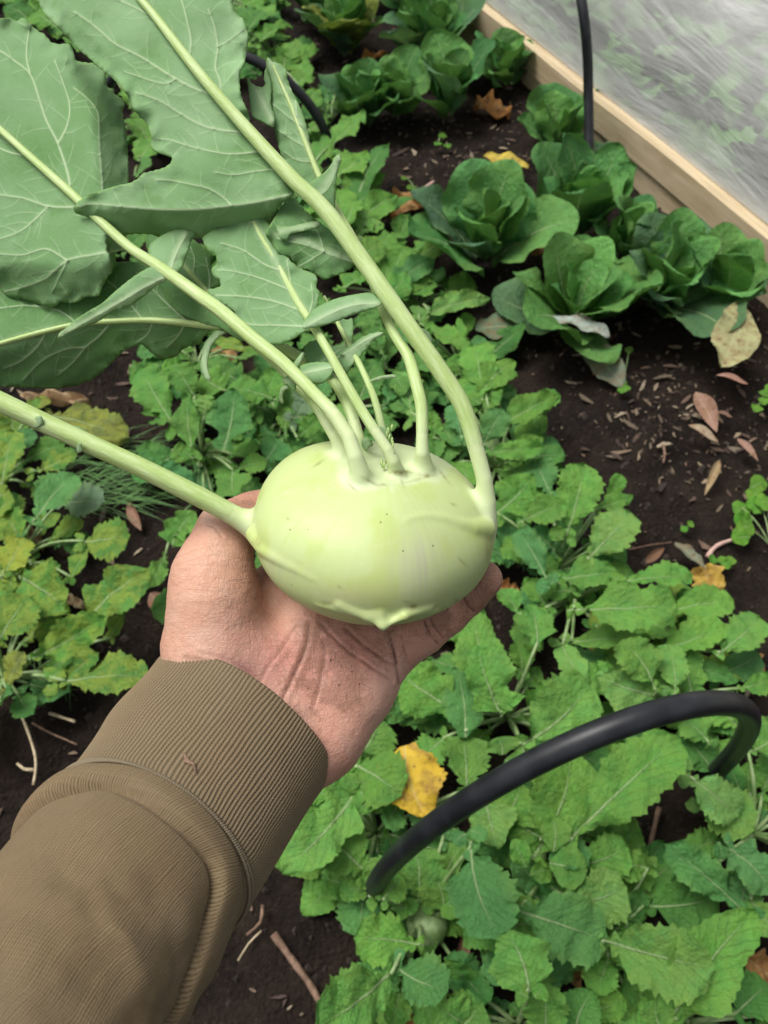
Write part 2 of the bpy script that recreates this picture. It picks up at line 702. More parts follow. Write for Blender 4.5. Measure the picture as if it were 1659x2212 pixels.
# ---- hoops of black pipe
def make_pipe_mat():
    m, n, l, b = mat_new("black_poly_pipe")
    q = NB(m)
    pos = q.coord("Object")
    c = q.mix(q.ss(0.4, 0.7, q.noise(pos, 30, 4)), (0.011, 0.012, 0.015), (0.022, 0.024, 0.028))
    l.new(c, b.inputs["Base Color"])
    b.inputs["Roughness"].default_value = 0.42
    l.new(q.bump(q.noise(pos, 300, 3), 0.06, 0.001), b.inputs["Normal"])
    return m
M_PIPE = make_pipe_mat()

def arch(A, B, h, lean=(0, 0), n=90, flat=1.0):
    t = np.linspace(0, math.pi, n)
    c = (A + B) / 2
    d = (B - A) / 2
    P = c - d * np.cos(t)[:, None]
    P[:, 2] = h * np.sin(t) ** flat - 0.05 * (np.abs(np.cos(t)) > 0.995)
    P[:, 0] += lean[0] * np.sin(t)
    P[:, 1] += lean[1] * np.sin(t)
    return P
def hoop(P, r, label):
    V, F, U = tube(P, [r] * len(P), 20)
    ob = link("pipe_hoop", new_mesh("pipe_hoop", V, F), M_PIPE)
    tag(ob, label, "hoop", "black pipe hoops")
    return ob
hoop(arch(G(803, 1945), G(1520, 1690), 0.60), 0.0155, "thick black pipe hoop arching low over the seedlings below the hand")
hoop(arch(G(225, 310), G(716, 345), 0.34), 0.0155, "black pipe hoop half hidden behind the big held leaves")
hp = [(1274, 450, 2.42), (1273, 330, 2.41), (1271, 200, 2.36), (1269, 120, 2.30), (1263, 50, 2.25), (1252, -20, 2.23), (1232, -100, 2.25), (1195, -180, 2.34), (1140, -250, 2.5), (1060, -300, 2.7), (960, -310, 3.0)]
hp = np.array([CAM + ray(u, v) * d for u, v, d in catmull(hp, 12)])
hoop(hp, 0.0150, "black pipe standing upright at the plank in front of the netting")

# ================================================================== leaves of the bed
def make_bed_leaf_mat():
    m, n, l, b = mat_new("bed_leaf")
    q = NB(m)
    oi = n.new("ShaderNodeObjectInfo")
    pos = q.coord("Object")
    uv = q.coord("UV")
    x, y, _ = q.sep(uv)
    ax = q.math('ABSOLUTE', q.math('SUBTRACT', x, 0.5))
    rnd = oi.outputs["Random"]
    wpos = q.geo("Position")
    base = oi.outputs["Color"]
    c = q.mix(q.math('MULTIPLY', q.ss(0.35, 0.70, q.noise(wpos, 26, 4, 0.6)), 0.75), base, q.mix(0.5, base, (0.050, 0.145, 0.045)))
    c = q.mix(q.math('MULTIPLY', q.ss(0.40, 0.75, q.noise(wpos, 11, 3, 0.6)), 0.45), c, q.mix(0.5, base, (0.16, 0.30, 0.055)))
    yel = q.math('MULTIPLY', q.ss(0.38, 0.58, q.noise(wpos, 38, 4, 0.6)), oi.outputs["Alpha"])
    c = q.mix(yel, c, (0.36, 0.40, 0.055))
    rim = q.ss(0.30, 0.5, q.math('ADD', ax, q.math('MULTIPLY', q.math('SUBTRACT', q.noise(wpos, 50, 3), 0.5), 0.3)))
    c = q.mix(q.math('MULTIPLY', rim, 0.20), c, (0.24, 0.36, 0.08))
    # side veins leave the rib at an angle and curve forward
    ph = q.math('ADD', q.math('MULTIPLY', y, 8.0), q.math('MULTIPLY', ax, -7.5))
    ph = q.math('ADD', ph, q.math('MULTIPLY', q.math('SUBTRACT', q.noise(uv, 4.0, 2), 0.5), 0.7))
    ph = q.math('ADD', ph, q.math('MULTIPLY', q.math('GREATER_THAN', x, 0.5), 0.45))
    tri = q.math('ABSOLUTE', q.math('SUBTRACT', q.math('FRACT', ph), 0.5))
    side = q.math('MULTIPLY', q.ss(0.065, 0.015, tri), q.ss(0.5, 0.12, ax))
    midw = q.math('ADD', 0.008, q.math('MULTIPLY', q.math('SUBTRACT', 1.0, y), 0.022))
    mid = q.math('SUBTRACT', 1.0, q.math('DIVIDE', ax, midw), clamp=True)
    mid = q.math('MULTIPLY', q.ss(0.0, 0.45, mid), q.ss(1.0, 0.55, y))
    c = q.mix(q.math('MULTIPLY', side, 0.17), c, (0.28, 0.42, 0.17))
    c = q.mix(q.math('MULTIPLY', mid, 0.80), c, (0.37, 0.50, 0.24))
    l.new(c, b.inputs["Base Color"])
    b.inputs["Roughness"].default_value = 0.60
    b.inputs["Specular IOR Level"].default_value = 0.16
    hgt = q.math('SUBTRACT', q.math('MULTIPLY', q.noise(wpos, 55, 4, 0.65), 2.2), q.math('MULTIPLY', side, 0.4))
    hgt = q.math('ADD', hgt, q.math('MULTIPLY', mid, 0.8))
    bp = q.bump(hgt, 0.75, 0.007)
    l.new(bp, b.inputs["Normal"])
    q.translucent_mix(b, q.mix(0.4, c, (0.18, 0.40, 0.03)), 0.22, bp)
    return m
M_BED = make_bed_leaf_mat()

def make_dry_mat():
    m, n, l, b = mat_new("dry_leaf")
    q = NB(m)
    oi = n.new("ShaderNodeObjectInfo")
    wpos = q.geo("Position")
    x, y, _ = q.sep(q.coord("UV"))
    base = oi.outputs["Color"]
    c = q.mix(q.ss(0.38, 0.65, q.noise(wpos, 45, 4, 0.65)), base, q.mix(0.55, base, (0.22, 0.10, 0.035)))
    c = q.mix(q.math('MULTIPLY', q.ss(0.60, 0.68, q.noise(wpos, 90, 3, 0.6)), 0.7), c, (0.07, 0.035, 0.018))
    ax = q.math('ABSOLUTE', q.math('SUBTRACT', x, 0.5))
    mid = q.math('MULTIPLY', q.ss(0.03, 0.008, ax), q.ss(1.0, 0.7, y))
    c = q.mix(q.math('MULTIPLY', mid, 0.6), c, q.mix(0.5, base, (0.6, 0.52, 0.32)))
    l.new(c, b.inputs["Base Color"])
    b.inputs["Roughness"].default_value = 0.7
    bp = q.bump(q.noise(wpos, 110, 3), 0.6, 0.004)
    l.new(bp, b.inputs["Normal"])
    q.translucent_mix(b, c, 0.2, bp)
    return m
M_DRY = make_dry_mat()

def make_bed_stalk_mat():
    m, n, l, b = mat_new("bed_leaf_stalk")
    q = NB(m)
    c = q.mix(q.ss(0.35, 0.7, q.noise(q.geo("Position"), 60, 3)), (0.17, 0.28, 0.09), (0.32, 0.43, 0.20))
    l.new(c, b.inputs["Base Color"])
    b.inputs["Roughness"].default_value = 0.5
    return m
M_BSTALK = make_bed_stalk_mat()

SINUS = {}
def leaf_mesh(name, seed, kind, mat):
    """Unit leaf: base at origin, tip at y = 1, full width 1 across x, face up z."""
    rg = random.Random(seed)
    nx, ny = (6, 48) if kind != 'gum' else (3, 18)
    V, U = [], []
    lob = [(rg.uniform(0.05, 0.14), rg.uniform(0.2, 0.32)), (rg.uniform(0.2, 0.30), rg.uniform(0.35, 0.6))]
    f1, f2, p1, p2 = rg.uniform(5, 8), rg.uniform(11, 17), rg.uniform(0, 6), rg.uniform(0, 6)
    arch_, cup_ = rg.uniform(-0.22, -0.05), rg.uniform(0.05, 0.20)
    twist, bendx = rg.uniform(-0.35, 0.35), rg.uniform(-0.10, 0.10)
    asym = rg.uniform(-0.1, 0.1)
    sinus = rg.uniform(0.35, 1.0)
    SINUS[name, seed] = sinus + (2 if seed % 5 < 3 else 0)
    lob_a, lob_p, lob_f, tf1, tf2 = rg.uniform(.16, .32), rg.uniform(0, .1), rg.uniform(.13, .2), rg.uniform(7, 11), rg.uniform(14, 19)
    curl = rg.uniform(-0.5, 0.35)
    sh = [rg.uniform(0.0, 0.10), rg.uniform(0, 6)]
    for j in range(ny + 1):
        t = j / ny
        for i in range(-nx, nx + 1):
            s = i / nx
            sg = 1 if s >= 0 else -1
            if kind == 'lyrate':
                e = t ** 0.95
                w = 0.5 * (math.sin(math.pi * min(1, 0.06 + 0.94 * e) ** 0.85)) ** 0.62 if e < 1 else 0.0
                # sinuses that cut side lobes near the base
                ph = 17 * t + (1.3 if sg > 0 else 0) + p1
                w *= 1 - sinus * max(0, 1 - t / 0.55) * (0.5 + 0.5 * math.sin(ph)) - 0.20 * max(0, 1 - t / 0.35)
                w *= 1 + 0.11 * (2 * abs(((t * 13 + (0.37 if sg > 0 else 0) + p2) % 1) - 0.5) - 0.5) + 0.09 * math.sin(f1 * t * 2 + p1 * sg) + sh[0] * math.sin(9 * t + sh[1] * sg)
                if seed % 5 < 3:
                    term = 0.5 * math.sqrt(max(0, 1 - ((t - 0.63) / 0.40) ** 2)) * min(1, (1 - t) / 0.05 + 0.02)
                    lobe = lob_a * abs(math.sin(math.pi * (t + lob_p * (1 if sg > 0 else 1.6)) / lob_f)) ** 0.8 * max(0, 1 - t / 0.5) ** 0.4
                    w = max(term, lobe, 0.035)
                    w *= 1 + 0.075 * math.sin(6.283 * tf1 * t + p1 * sg) + 0.05 * math.sin(6.283 * tf2 * t + p2 * sg) + 0.05 * math.sin(6.283 * 2.3 * t + sh[1] * sg)
            elif kind == 'oval':
                w = 0.5 * math.sin(math.pi * (0.05 + 0.95 * t ** 1.25) ** 1.0) ** 0.55 if t < 1 else 0.0
                w *= 1 - 0.55 * max(0, 1 - t / 0.28)
                w *= 1 + 0.03 * math.sin(f2 * t + p1 * sg) + 0.02 * math.sin(2.3 * f2 * t + p2 * sg)
            elif kind == 'gum':
                w = 0.5 * math.sin(math.pi * t ** 0.8) ** 0.9
            else:
                w = 0.5 * math.sin(math.pi * (0.04 + 0.96 * t)) ** 0.5 * (1 + 0.16 * math.sin(f1 * t * 2.2 + p1 * sg) + 0.10 * math.sin(f2 * t * 1.7 + p2 * sg)) if t < 1 else 0.0
            w *= 1 + asym * sg
            w = max(w, 0.004)
            x = s * w + bendx * math.sin(math.pi * t)
            a = abs(s) * w
            z = arch_ * (t - 0.45) ** 2 * 2 + twist * s * w * (t - 0.4)
            if kind == 'oval':
                z += cup_ * 2.6 * a * a + 0.007 * math.cos(2 * math.pi * (8 * t - 7.5 * a + (0.45 if sg > 0 else 0))) * min(1, abs(s) * 3) + 0.045 * math.sin(f1 * 2 * t + p1) * abs(s) ** 2 + 0.03 * math.sin(f2 * t + p2 * sg) * abs(s) ** 3
            elif kind == 'lyrate':
                z += cup_ * a + 0.005 * math.cos(2 * math.pi * (8 * t - 7.5 * a + (0.45 if sg > 0 else 0))) * min(1, abs(s) * 3) + 0.055 * math.sin(f2 * t + p1 * sg) * abs(s) ** 2 + 0.022 * math.sin(f2 * 2.1 * t + p2 * sg) * abs(s) ** 3 + 0.012 * math.sin(f2 * 1.5 * t + 4 * s)
            elif kind == 'gum':
                z += 0.5 * a * a + 0.06 * math.sin(4 * t + p1)
            else:
                z += 0.10 * math.sin(f1 * t + 3 * s + p1) + 0.08 * math.sin(f2 * t * 0.7 - 4 * s + p2) + 0.5 * a * a
            if kind == 'lyrate':
                z += curl * max(0, t - 0.6) ** 2 + 0.35 * curl * max(0, abs(s) - 0.5) ** 2 * math.sin(3 * t + p2)
            z -= 0.012 * math.exp(-(s / 0.12) ** 2) if kind in ('lyrate', 'oval') else 0
            V.append((x, t, z))
            U.append((0.5 + s * w, t))
    n2 = 2 * nx + 1
    F = []
    for j in range(ny):
        for i in range(n2 - 1):
            a = j * n2 + i
            F.append((a, a + 1, a + n2 + 1, a + n2))
    me = new_mesh(name, V, F)
    set_uv(me, U)
    me.materials.append(mat)
    return me

LYR = [leaf_mesh("seedling_leaf", 100 + i, 'lyrate', M_BED) for i in range(15)]
OVL = [leaf_mesh("cabbage_leaf", 200 + i, 'oval', M_BED) for i in range(7)]
GUM = [leaf_mesh("gum_leaf", 300 + i, 'gum', M_DRY) for i in range(4)]
CRU = [leaf_mesh("withered_leaf", 400 + i, 'dry', M_DRY) for i in range(5)]

def frame(b, t, width, up, roll=0.0, zs=None):
    """matrix that lays a unit leaf from b to t"""
    y = Vector(t) - Vector(b)
    L = y.length
    y.normalize()
    u = Vector(up)
    z = (u - y * u.dot(y)).normalized()
    x = y.cross(z)
    if roll:
        R = Matrix.Rotation(roll, 3, y)
        x, z = R @ x, R @ z
    zs = zs or (L + width) / 2
    return Matrix(((x.x * width, y.x * L, z.x * zs, b[0]), (x.y * width, y.y * L, z.y * zs, b[1]), (x.z * width, y.z * L, z.z * zs, b[2]), (0, 0, 0, 1)))

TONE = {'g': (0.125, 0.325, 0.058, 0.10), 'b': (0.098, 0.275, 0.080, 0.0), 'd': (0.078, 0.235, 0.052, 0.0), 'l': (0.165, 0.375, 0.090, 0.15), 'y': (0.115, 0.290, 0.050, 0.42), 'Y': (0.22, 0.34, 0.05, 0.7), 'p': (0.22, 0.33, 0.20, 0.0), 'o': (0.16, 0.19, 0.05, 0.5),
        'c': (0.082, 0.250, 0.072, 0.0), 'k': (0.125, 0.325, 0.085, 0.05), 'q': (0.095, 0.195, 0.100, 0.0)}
def tint(ob, tone, rg, spread=0.16):
    c = TONE[tone] if isinstance(tone, str) else tone
    k = 1 + rg.uniform(-spread, spread)
    ob.color = (c[0] * k * (1 + rg.uniform(-.1, .1)), c[1] * k, c[2] * k * (1 + rg.uniform(-.1, .15)), c[3] if len(c) > 3 else 0)

def stalk_between(a, b, r0, r1, sagk, parent, name="stalk"):
    a, b = np.asarray(a, float), np.asarray(b, float)
    d = b - a
    pts = []
    for t in np.linspace(0, 1, 7):
        p = a + d * t
        p[2] += sagk * np.linalg.norm(d) * math.sin(math.pi * t)
        pts.append(p)
    V, F, _ = tube(pts, list(np.linspace(r0, r1, 7)), 7)
    return link(name, new_mesh(name, V, F), M_BSTALK, parent)

# ---- young plants: (centre in the picture, label)
GRP = "leafy young plants in the bed"
PLANTS = []
def plant(u, v, label, group=GRP, name="kohlrabi_seedling"):
    p = G(u, v, 0.0)
    e = thing(name, p, label, "seedling", group)
    PLANTS.append((e, p))
    return e

def put_leaf(pl, b, t, width, tone, rg, up=None, mesh=None, stalk=True, roll=None):
    e, c = pl
    up = up if up is not None else (rg.uniform(-.25, .25), rg.uniform(-.35, .1), 1)
    M = frame(b, t, width, up, rg.uniform(-.25, .25) if roll is None else roll)
    ob = link("leaf", mesh or rg.choice(LYR), None, e, M)
    tint(ob, tone, rg)
    if stalk:
        b = np.asarray(b, float)
        c0 = np.array([c[0], c[1], 0.02])
        d = b - c0
        L = np.linalg.norm(d[:2])
        reach = 0.16
        if L > reach:
            c0[:2] = b[:2] - d[:2] / L * reach
        y = np.asarray(t, float) - b
        if rg.random() < 0.55:
            for sgn in (-1, 1):
                Lm = M @ Matrix.Translation((sgn * 0.04, -rg.uniform(0.04, 0.16), -0.02)) @ Matrix.Rotation(-sgn * rg.uniform(0.7, 1.2), 4, 'Z') @ Matrix.Diagonal((rg.uniform(.2, .34), rg.uniform(.18, .32), .25, 1))
                lo_ = link("leaflet", rg.choice(OVL), None, ob, Lm)
                tint(lo_, tone, rg)
        st = stalk_between(c0, b + y * 0.08 - np.array([0, 0, 0.002]), 0.0042, 0.0028, 0.12, ob)
    return ob

def K2(x, y): return 829.5 + .5 * x, .5 * y
def K4(x, y): return x * .3721, 768 + y * .3721
def K5(x, y): return 987.5 + .4047 * x, 822.9 + .4047 * y
def K6(x, y): return 603.5 + .6362 * x, 1426.4 + .6362 * y
def K7(x, y): return x * .463, 1371.5 + y * .463
def KT(x, y): return 493.7 + .3968 * x, .3968 * y
def KM(x, y): return 822.9 + .26455 * x, 548.6 + .26455 * y
def KR(x, y): return 1152 + .3225 * x, 658.3 + .3225 * y
def KL(x, y): return 274.3 + .2976 * x, 713.2 + .2976 * y
def KB(x, y): return 630.9 + .28107 * x, 1645.8 + .28107 * y
KS = {K2: .5, K4: .3721, K5: .4047, K6: .6362, K7: .463, KT: .3968, KM: .26455, KR: .3225, KL: .2976, KB: .28107}

plant(*K6(880, 760), "toothed green seedling in the middle of the patch under the black hoop")
plant(*K6(480, 870), "seedling with a small pale swollen stem, beside the bare soil below the cuff")
plant(*K6(1080, 970), "seedling with broad overlapping leaves at the bottom, right of the swollen-stemmed one")
plant(*K6(1370, 1230), "seedling with a very large pale-ribbed leaf in the bottom right corner")
plant(*K6(770, 210), "seedling with a long pointed leaf right below the little finger")
plant(*K6(1300, 160), "seedling whose leaves crowd behind the top of the near black hoop")
plant(*K6(1590, 600), "blue-green seedling at the right edge, below the bend of the black hoop")
plant(*K6(330, 600), "seedling beside the knitted cuff, one leaf folded down with a white rib")
plant(*K6(800, 1240), "seedling cut by the bottom edge, between two dry brown leaves")
plant(*K5(520, 1040), "seedling with upright leaves just right of the bulb and the fingertip")
plant(*K5(600, 1210), "seedling with one big horizontal white-ribbed leaf above the black hoop")
plant(*K5(1080, 1500), "seedling nearest the yellow withered leaf, at the edge of the bare soil")
plant(*K5(200, 500), "seedling right behind the curved base of the big stalk")
plant(*KM(640, 1000), "seedling right of the big stalk, below the flat dull green leaf")
plant(*KM(300, 480), "loose seedling spreading towards a flat grey leaf behind the big stalk")
plant(*KL(560, 950), "seedling with blue-green leaves between the held stalks and the lower left stalk")
plant(*KL(1150, 720), "seedling half hidden behind the bulb's crown")
plant(*K4(160, 1200), "yellowing mottled plant at the left edge above the cuff")
plant(*K4(60, 1900), "yellow-green plant with a browned leaf, lowest at the left edge")
plant(*K4(60, 760), "yellowed plant below the lower left stalk at the picture's left edge")
plant(*KT(560, 700), "seedling at the foot of the hidden black hoop, right of the narrow held leaf")
plant(*KT(700, 1250), "seedling between the held stalks and a withered brown leaf")
plant(*KT(880, 1500), "seedling in front of the round upright cabbage, touching the big stalk")
plant(*KT(250, 330), "seedling behind the tip of the narrow held leaf")
plant(*KT(120, 80), "seedling at the top, right of the big held leaf's edge")
plant(610, 470, "seedling glimpsed through the gap behind the narrow held leaf")
plant(320, 290, "seedling seen in the gap between the two largest held leaves")
plant(20, 20, "seedling in the top left corner behind the held leaf")
plant(430, 800, "seedling right under the lower left held leaf")

plant(530, 40, "seedling at the top edge, right beside the big held leaf")
plant(140, 60, "seedling at the top between the two largest held leaves")
rg = random.Random(77)
def KD(x, y): return x, y
KS[KD] = 1.0
# (crop, base x, y, tip x, y, width, tone, lift)  -- every leaf that reads by itself
SPEC = [
 (K6, 755, 180, 680, -40, 190, 'g', .20), (K6, 585, 158, 395, 30, 165, 'g', .16), (K6, 630, 245, 600, 30, 140, 'b', .15), (K6, 812, 290, 1055, 85, 200, 'g', .17), (K6, 640, 440, 632, 255, 165, 'g', .13), (K6, 1275, 118, 1085, 55, 150, 'l', .18),
 (K6, 1335, 110, 1215, -40, 120, 'g', .17), (K6, 1400, 110, 1330, -60, 130, 'g', .15), (K6, 250, 460, 25, 700, 200, 'g', .20), (K6, 255, 350, 400, 440, 190, 'g', .16), (K6, 250, 330, 340, 200, 170, 'g', .13), (K6, 300, 720, 150, 580, 170, 'g', .15),
 (K6, 472, 815, 465, 640, 165, 'g', .14), (K6, 870, 660, 1000, 320, 235, 'g', .19), (K6, 985, 610, 1345, 270, 185, 'g', .21), (K6, 650, 620, 735, 920, 215, 'b', .21), (K6, 800, 850, 1100, 950, 190, 'b', .18), (K6, 845, 1120, 770, 930, 215, 'g', .22),
 (K6, 990, 830, 1170, 775, 160, 'l', .17), (K6, 1090, 950, 1450, 1050, 195, 'l', .22), (K6, 1335, 1225, 1610, 870, 215, 'g', .22), (K6, 1570, 845, 1330, 640, 130, 'b', .18), (K6, 1255, 705, 1115, 690, 100, 'g', .14), (K6, 1230, 830, 1490, 800, 150, 'd', .11),
 (K6, 385, 1060, 155, 1245, 225, 'g', .20), (K6, 480, 968, 268, 945, 140, 'g', .16), (K6, 395, 1035, 560, 1110, 150, 'b', .17), (K6, 620, 830, 800, 940, 170, 'g', .13), (K6, 700, 880, 910, 880, 150, 'g', .15), (K6, 640, 1240, 560, 1190, 150, 'g', .15),
 (K6, 560, 1270, 680, 1170, 160, 'g', .13), (K6, 900, 1290, 900, 1120, 150, 'g', .14), (K6, 1000, 1300, 1060, 1130, 160, 'd', .12), (K6, 1200, 1260, 1330, 1170, 150, 'g', .14), (K6, 1390, 390, 1560, 520, 150, 'l', .16), (K6, 1430, 470, 1600, 560, 160, 'l', .12),
 (K6, 1530, 640, 1680, 780, 160, 'b', .15), (K6, 1590, 310, 1700, 230, 150, 'g', .15), (K6, 1600, 810, 1680, 920, 120, 'l', .13), (K6, 1480, 900, 1340, 830, 130, 'd', .10), (K6, 1180, 880, 1230, 1050, 140, 'g', .12), (K6, 740, 560, 820, 420, 180, 'g', .11),
 (K6, 890, 600, 780, 520, 150, 'g', .10), (K6, 1010, 700, 1180, 640, 130, 'g', .14), (K6, 900, 610, 1040, 680, 120, 'b', .15), (K6, 560, 600, 470, 500, 140, 'b', .12), (K6, 560, 870, 520, 720, 120, 'g', .11), (K6, 330, 760, 210, 790, 70, 'g', .12), (K6, 380, 840, 470, 830, 60, 'g', .11),
 (K6, 1560, 230, 1470, 150, 110, 'g', .12), (K6, 1460, 280, 1380, 200, 110, 'g', .12), (K6, 1120, 1000, 1080, 1120, 100, 'g', .11), (K6, 700, 460, 740, 620, 150, 'l', .12), (K6, 560, 260, 480, 330, 120, 'g', .10), (K6, 1550, 1200, 1659, 1100, 150, 'd', .10),
 (K6, 300, 800, 370, 690, 110, 'g', .15), (K6, 350, 810, 410, 740, 90, 'g', .17), (K6, 420, 480, 370, 560, 90, 'b', .12), (K6, 180, 480, 100, 420, 110, 'g', .12),
 # right of the bulb
 (K5, 220, 240, 530, 60, 150, 'g', .17), (K5, 280, 420, 450, 300, 130, 'g', .14), (K5, 140, 340, 240, 160, 150, 'b', .15), (K5, 130, 380, 440, 345, 110, 'g', .16), (K5, 205, 705, 400, 510, 200, 'g', .15), (K5, 335, 750, 570, 650, 160, 'g', .17), (K5, 590, 800, 680, 450, 240, 'g', .20),
 (K5, 800, 640, 875, 505, 80, 'g', .14), (K5, 740, 680, 930, 615, 110, 'g', .13), (K5, 695, 945, 915, 700, 200, 'l', .18), (K5, 475, 1055, 325, 795, 150, 'b', .18), (K5, 560, 1050, 850, 1010, 170, 'g', .15), (K5, 890, 1060, 1245, 1025, 150, 'g', .16), (K5, 610, 1208, 1150, 1175, 260, 'g', .22),
 (K5, 1110, 1230, 1465, 1160, 170, 'g', .16), (K5, 1050, 1440, 1420, 1300, 160, 'g', .17), (K5, 1400, 1450, 1615, 1260, 180, 'g', .17), (K5, 1060, 1650, 895, 1390, 200, 'g', .20), (K5, 1160, 1680, 1130, 1410, 150, 'l', .19), (K5, 190, 1660, 100, 1240, 230, 'g', .21), (K5, 430, 1400, 400, 1190, 180, 'g', .17),
 (K5, 330, 1250, 230, 1110, 130, 'g', .14), (K5, 480, 1210, 400, 1060, 130, 'g', .14), (K5, 560, 1400, 690, 1620, 150, 'l', .14), (K5, 600, 1390, 1010, 1370, 120, 'g', .13), (K5, 1250, 1500, 1490, 1600, 110, 'd', .12), (K5, 1500, 1640, 1690, 1580, 110, 'g', .12), (K5, 500, 600, 420, 420, 160, 'b', .12),
 (K5, 880, 1560, 720, 1610, 200, 'g', .12), (K5, 420, 950, 250, 880, 160, 'g', .12), (K5, 520, 900, 400, 800, 130, 'b', .12), (K5, 780, 880, 880, 940, 100, 'g', .12), (K5, 60, 620, 10, 420, 150, 'g', .13), (K5, 620, 1120, 480, 1120, 120, 'g', .13), (K5, 350, 1560, 320, 1400, 150, 'g', .12), (K5, 60, 1400, -20, 1300, 120, 'g', .12),
 (K5, 20, 300, -20, 120, 120, 'b', .12), (K5, 60, 140, 110, -40, 140, 'g', .13), (K5, 110, 160, 230, -30, 120, 'g', .12),
 # behind the big stalk
 (KM, 380, 480, 880, 340, 190, 'l', .15), (KM, 300, 540, 690, 750, 150, 'g', .14), (KM, 640, 800, 640, 520, 90, 'g', .13), (KM, 820, 1160, 760, 730, 270, 'g', .16), (KM, 840, 1110, 1080, 870, 220, 'g', .18), (KM, 1060, 1310, 1440, 1140, 190, 'g', .17), (KM, 690, 990, 560, 850, 170, 'g', .14), (KM, 980, 1230, 830, 1180, 150, 'b', .12),
 (KM, 240, 330, 440, 230, 170, 'g', .13), (KM, 130, 380, 300, 60, 220, 'g', .15), (KM, 30, 200, 120, 20, 160, 'g', .14), (KM, 240, 1300, 160, 930, 200, 'l', .12), (KM, 430, 1500, 420, 1280, 130, 'g', .11), (KM, 640, 1700, 620, 1480, 200, 'd', .10), (KM, 680, 1200, 650, 1000, 170, 'g', .12), (KM, 540, 1180, 420, 860, 150, 'd', .09),
 (KM, 30, 1240, 120, 1000, 150, 'b', .12), (KM, 400, 560, 520, 420, 130, 'b', .13), (KM, 480, 820, 330, 700, 150, 'g', .10), (KM, 450, 720, 600, 640, 110, 'b', .10),
 # left of the bulb
 (KL, 320, 660, 90, 270, 260, 'g', .17), (KL, 330, 660, 160, 670, 80, 'g', .15), (KL, 290, 600, 110, 600, 60, 'g', .15), (KL, 465, 850, 430, 470, 200, 'g', .19), (KL, 705, 840, 770, 440, 300, 'b', .21), (KL, 490, 480, 350, 260, 180, 'g', .16), (KL, 560, 620, 560, 470, 150, 'l', .17), (KL, 1085, 500, 740, 400, 260, 'g', .17), (KL, 700, 430, 540, 310, 230, 'g', .14),
 (KL, 570, 1195, 250, 990, 190, 'b', .16), (KL, 480, 930, 330, 880, 150, 'g', .13), (KL, 770, 1010, 770, 1185, 230, 'g', .16), (KL, 800, 1000, 1000, 950, 150, 'g', .14), (KL, 1000, 960, 1110, 790, 220, 'b', .14), (KL, 1200, 640, 1340, 420, 200, 'p', .16), (KL, 1230, 780, 1380, 650, 130, 'g', .15), (KL, 355, 1490, 480, 1330, 230, 'g', .15), (KL, 940, 560, 1080, 280, 170, 'g', .14),
 (KL, 760, 900, 940, 830, 110, 'g', .11), (KL, 620, 1200, 740, 1160, 110, 'g', .11), (KL, 1150, 760, 1130, 560, 110, 'g', .11), (KL, 900, 820, 830, 640, 140, 'd', .09), (KL, 860, 130, 640, 60, 100, 'y', .13), (KL, 800, 200, 960, 160, 80, 'g', .12), (KL, 1500, 700, 1380, 680, 160, 'g', .12), (KL, 1480, 560, 1620, 640, 150, 'l', .10),
 # yellowing plants at the left
 (K4, 0, 760, 60, 430, 190, 'y', .14), (K4, 60, 560, 190, 440, 130, 'b', .11), (K4, 205, 670, 425, 565, 120, 'y', .15), (K4, 195, 955, 410, 680, 210, 'b', .17), (K4, 345, 850, 585, 825, 200, 'p', .11), (K4, 480, 1075, 725, 1030, 240, 'y', .15), (K4, 505, 1525, 835, 1255, 290, 'y', .18), (K4, 410, 1290, 510, 1120, 110, 'y', .13),
 (K4, 0, 1290, 110, 1060, 180, 'Y', .16), (K4, 110, 1290, 375, 1470, 310, 'y', .15), (K4, -20, 1660, 150, 1400, 230, 'y', .18), (K4, 165, 1765, 570, 1530, 190, 'y', .18), (K4, 30, 1930, 110, 1730, 150, 'o', .12), (K4, 365, 1885, 830, 1840, 240, 'y', .16), (K4, 380, 1880, 540, 1730, 130, 'y', .14), (K4, 370, 1900, 280, 1990, 100, 'y', .13),
 (K4, 1000, 1105, 1070, 935, 190, 'g', .14), (K4, 960, 1150, 880, 1320, 110, 'g', .11), (K4, 260, 330, 700, 440, 210, 'o', .07), (K4, 170, 330, 230, 250, 80, 'y', .10), (K4, -40, 560, 0, 420, 160, 'y', .12), (K4, 60, 1080, 120, 970, 130, 'b', .12), (K4, -30, 1560, 60, 1300, 200, 'y', .11), (K4, 0, 2010, 60, 1950, 110, 'b', .12), (K4, -20, 900, 60, 840, 160, 'y', .11),
 (K4, 130, 1090, 30, 900, 160, 'y', .10), (K4, 640, 1640, 720, 1500, 110, 'y', .10), (K4, 330, 1660, 250, 1560, 160, 'y', .10),
 # top, right of the held leaves
 (KT, 540, 800, 730, 610, 150, 'g', .17), (KT, 710, 1040, 850, 780, 230, 'd', .18), (KT, 660, 1200, 590, 1020, 160, 'g', .15), (KT, 690, 1230, 910, 1050, 150, 'g', .15), (KT, 740, 1300, 920, 1330, 150, 'g', .13), (KT, 700, 1280, 780, 1160, 120, 'l', .14), (KT, 860, 1290, 970, 1280, 60, 'g', .09), (KT, 880, 1500, 960, 1330, 170, 'g', .14),
 (KT, 900, 1560, 1110, 1400, 150, 'b', .15), (KT, 850, 1540, 770, 1420, 180, 'g', .13), (KT, 960, 1600, 1110, 1560, 110, 'g', .14), (KT, 1090, 1680, 1330, 1590, 110, 'l', .13), (KT, 100, 220, 330, 120, 120, 'g', .15), (KT, 300, 380, 340, 260, 130, 'g', .14), (KT, 60, 40, 170, -40, 130, 'g', .16), (KT, 20, 110, 130, 30, 120, 'd', .14), (KT, 330, 480, 440, 390, 110, 'g', .13),
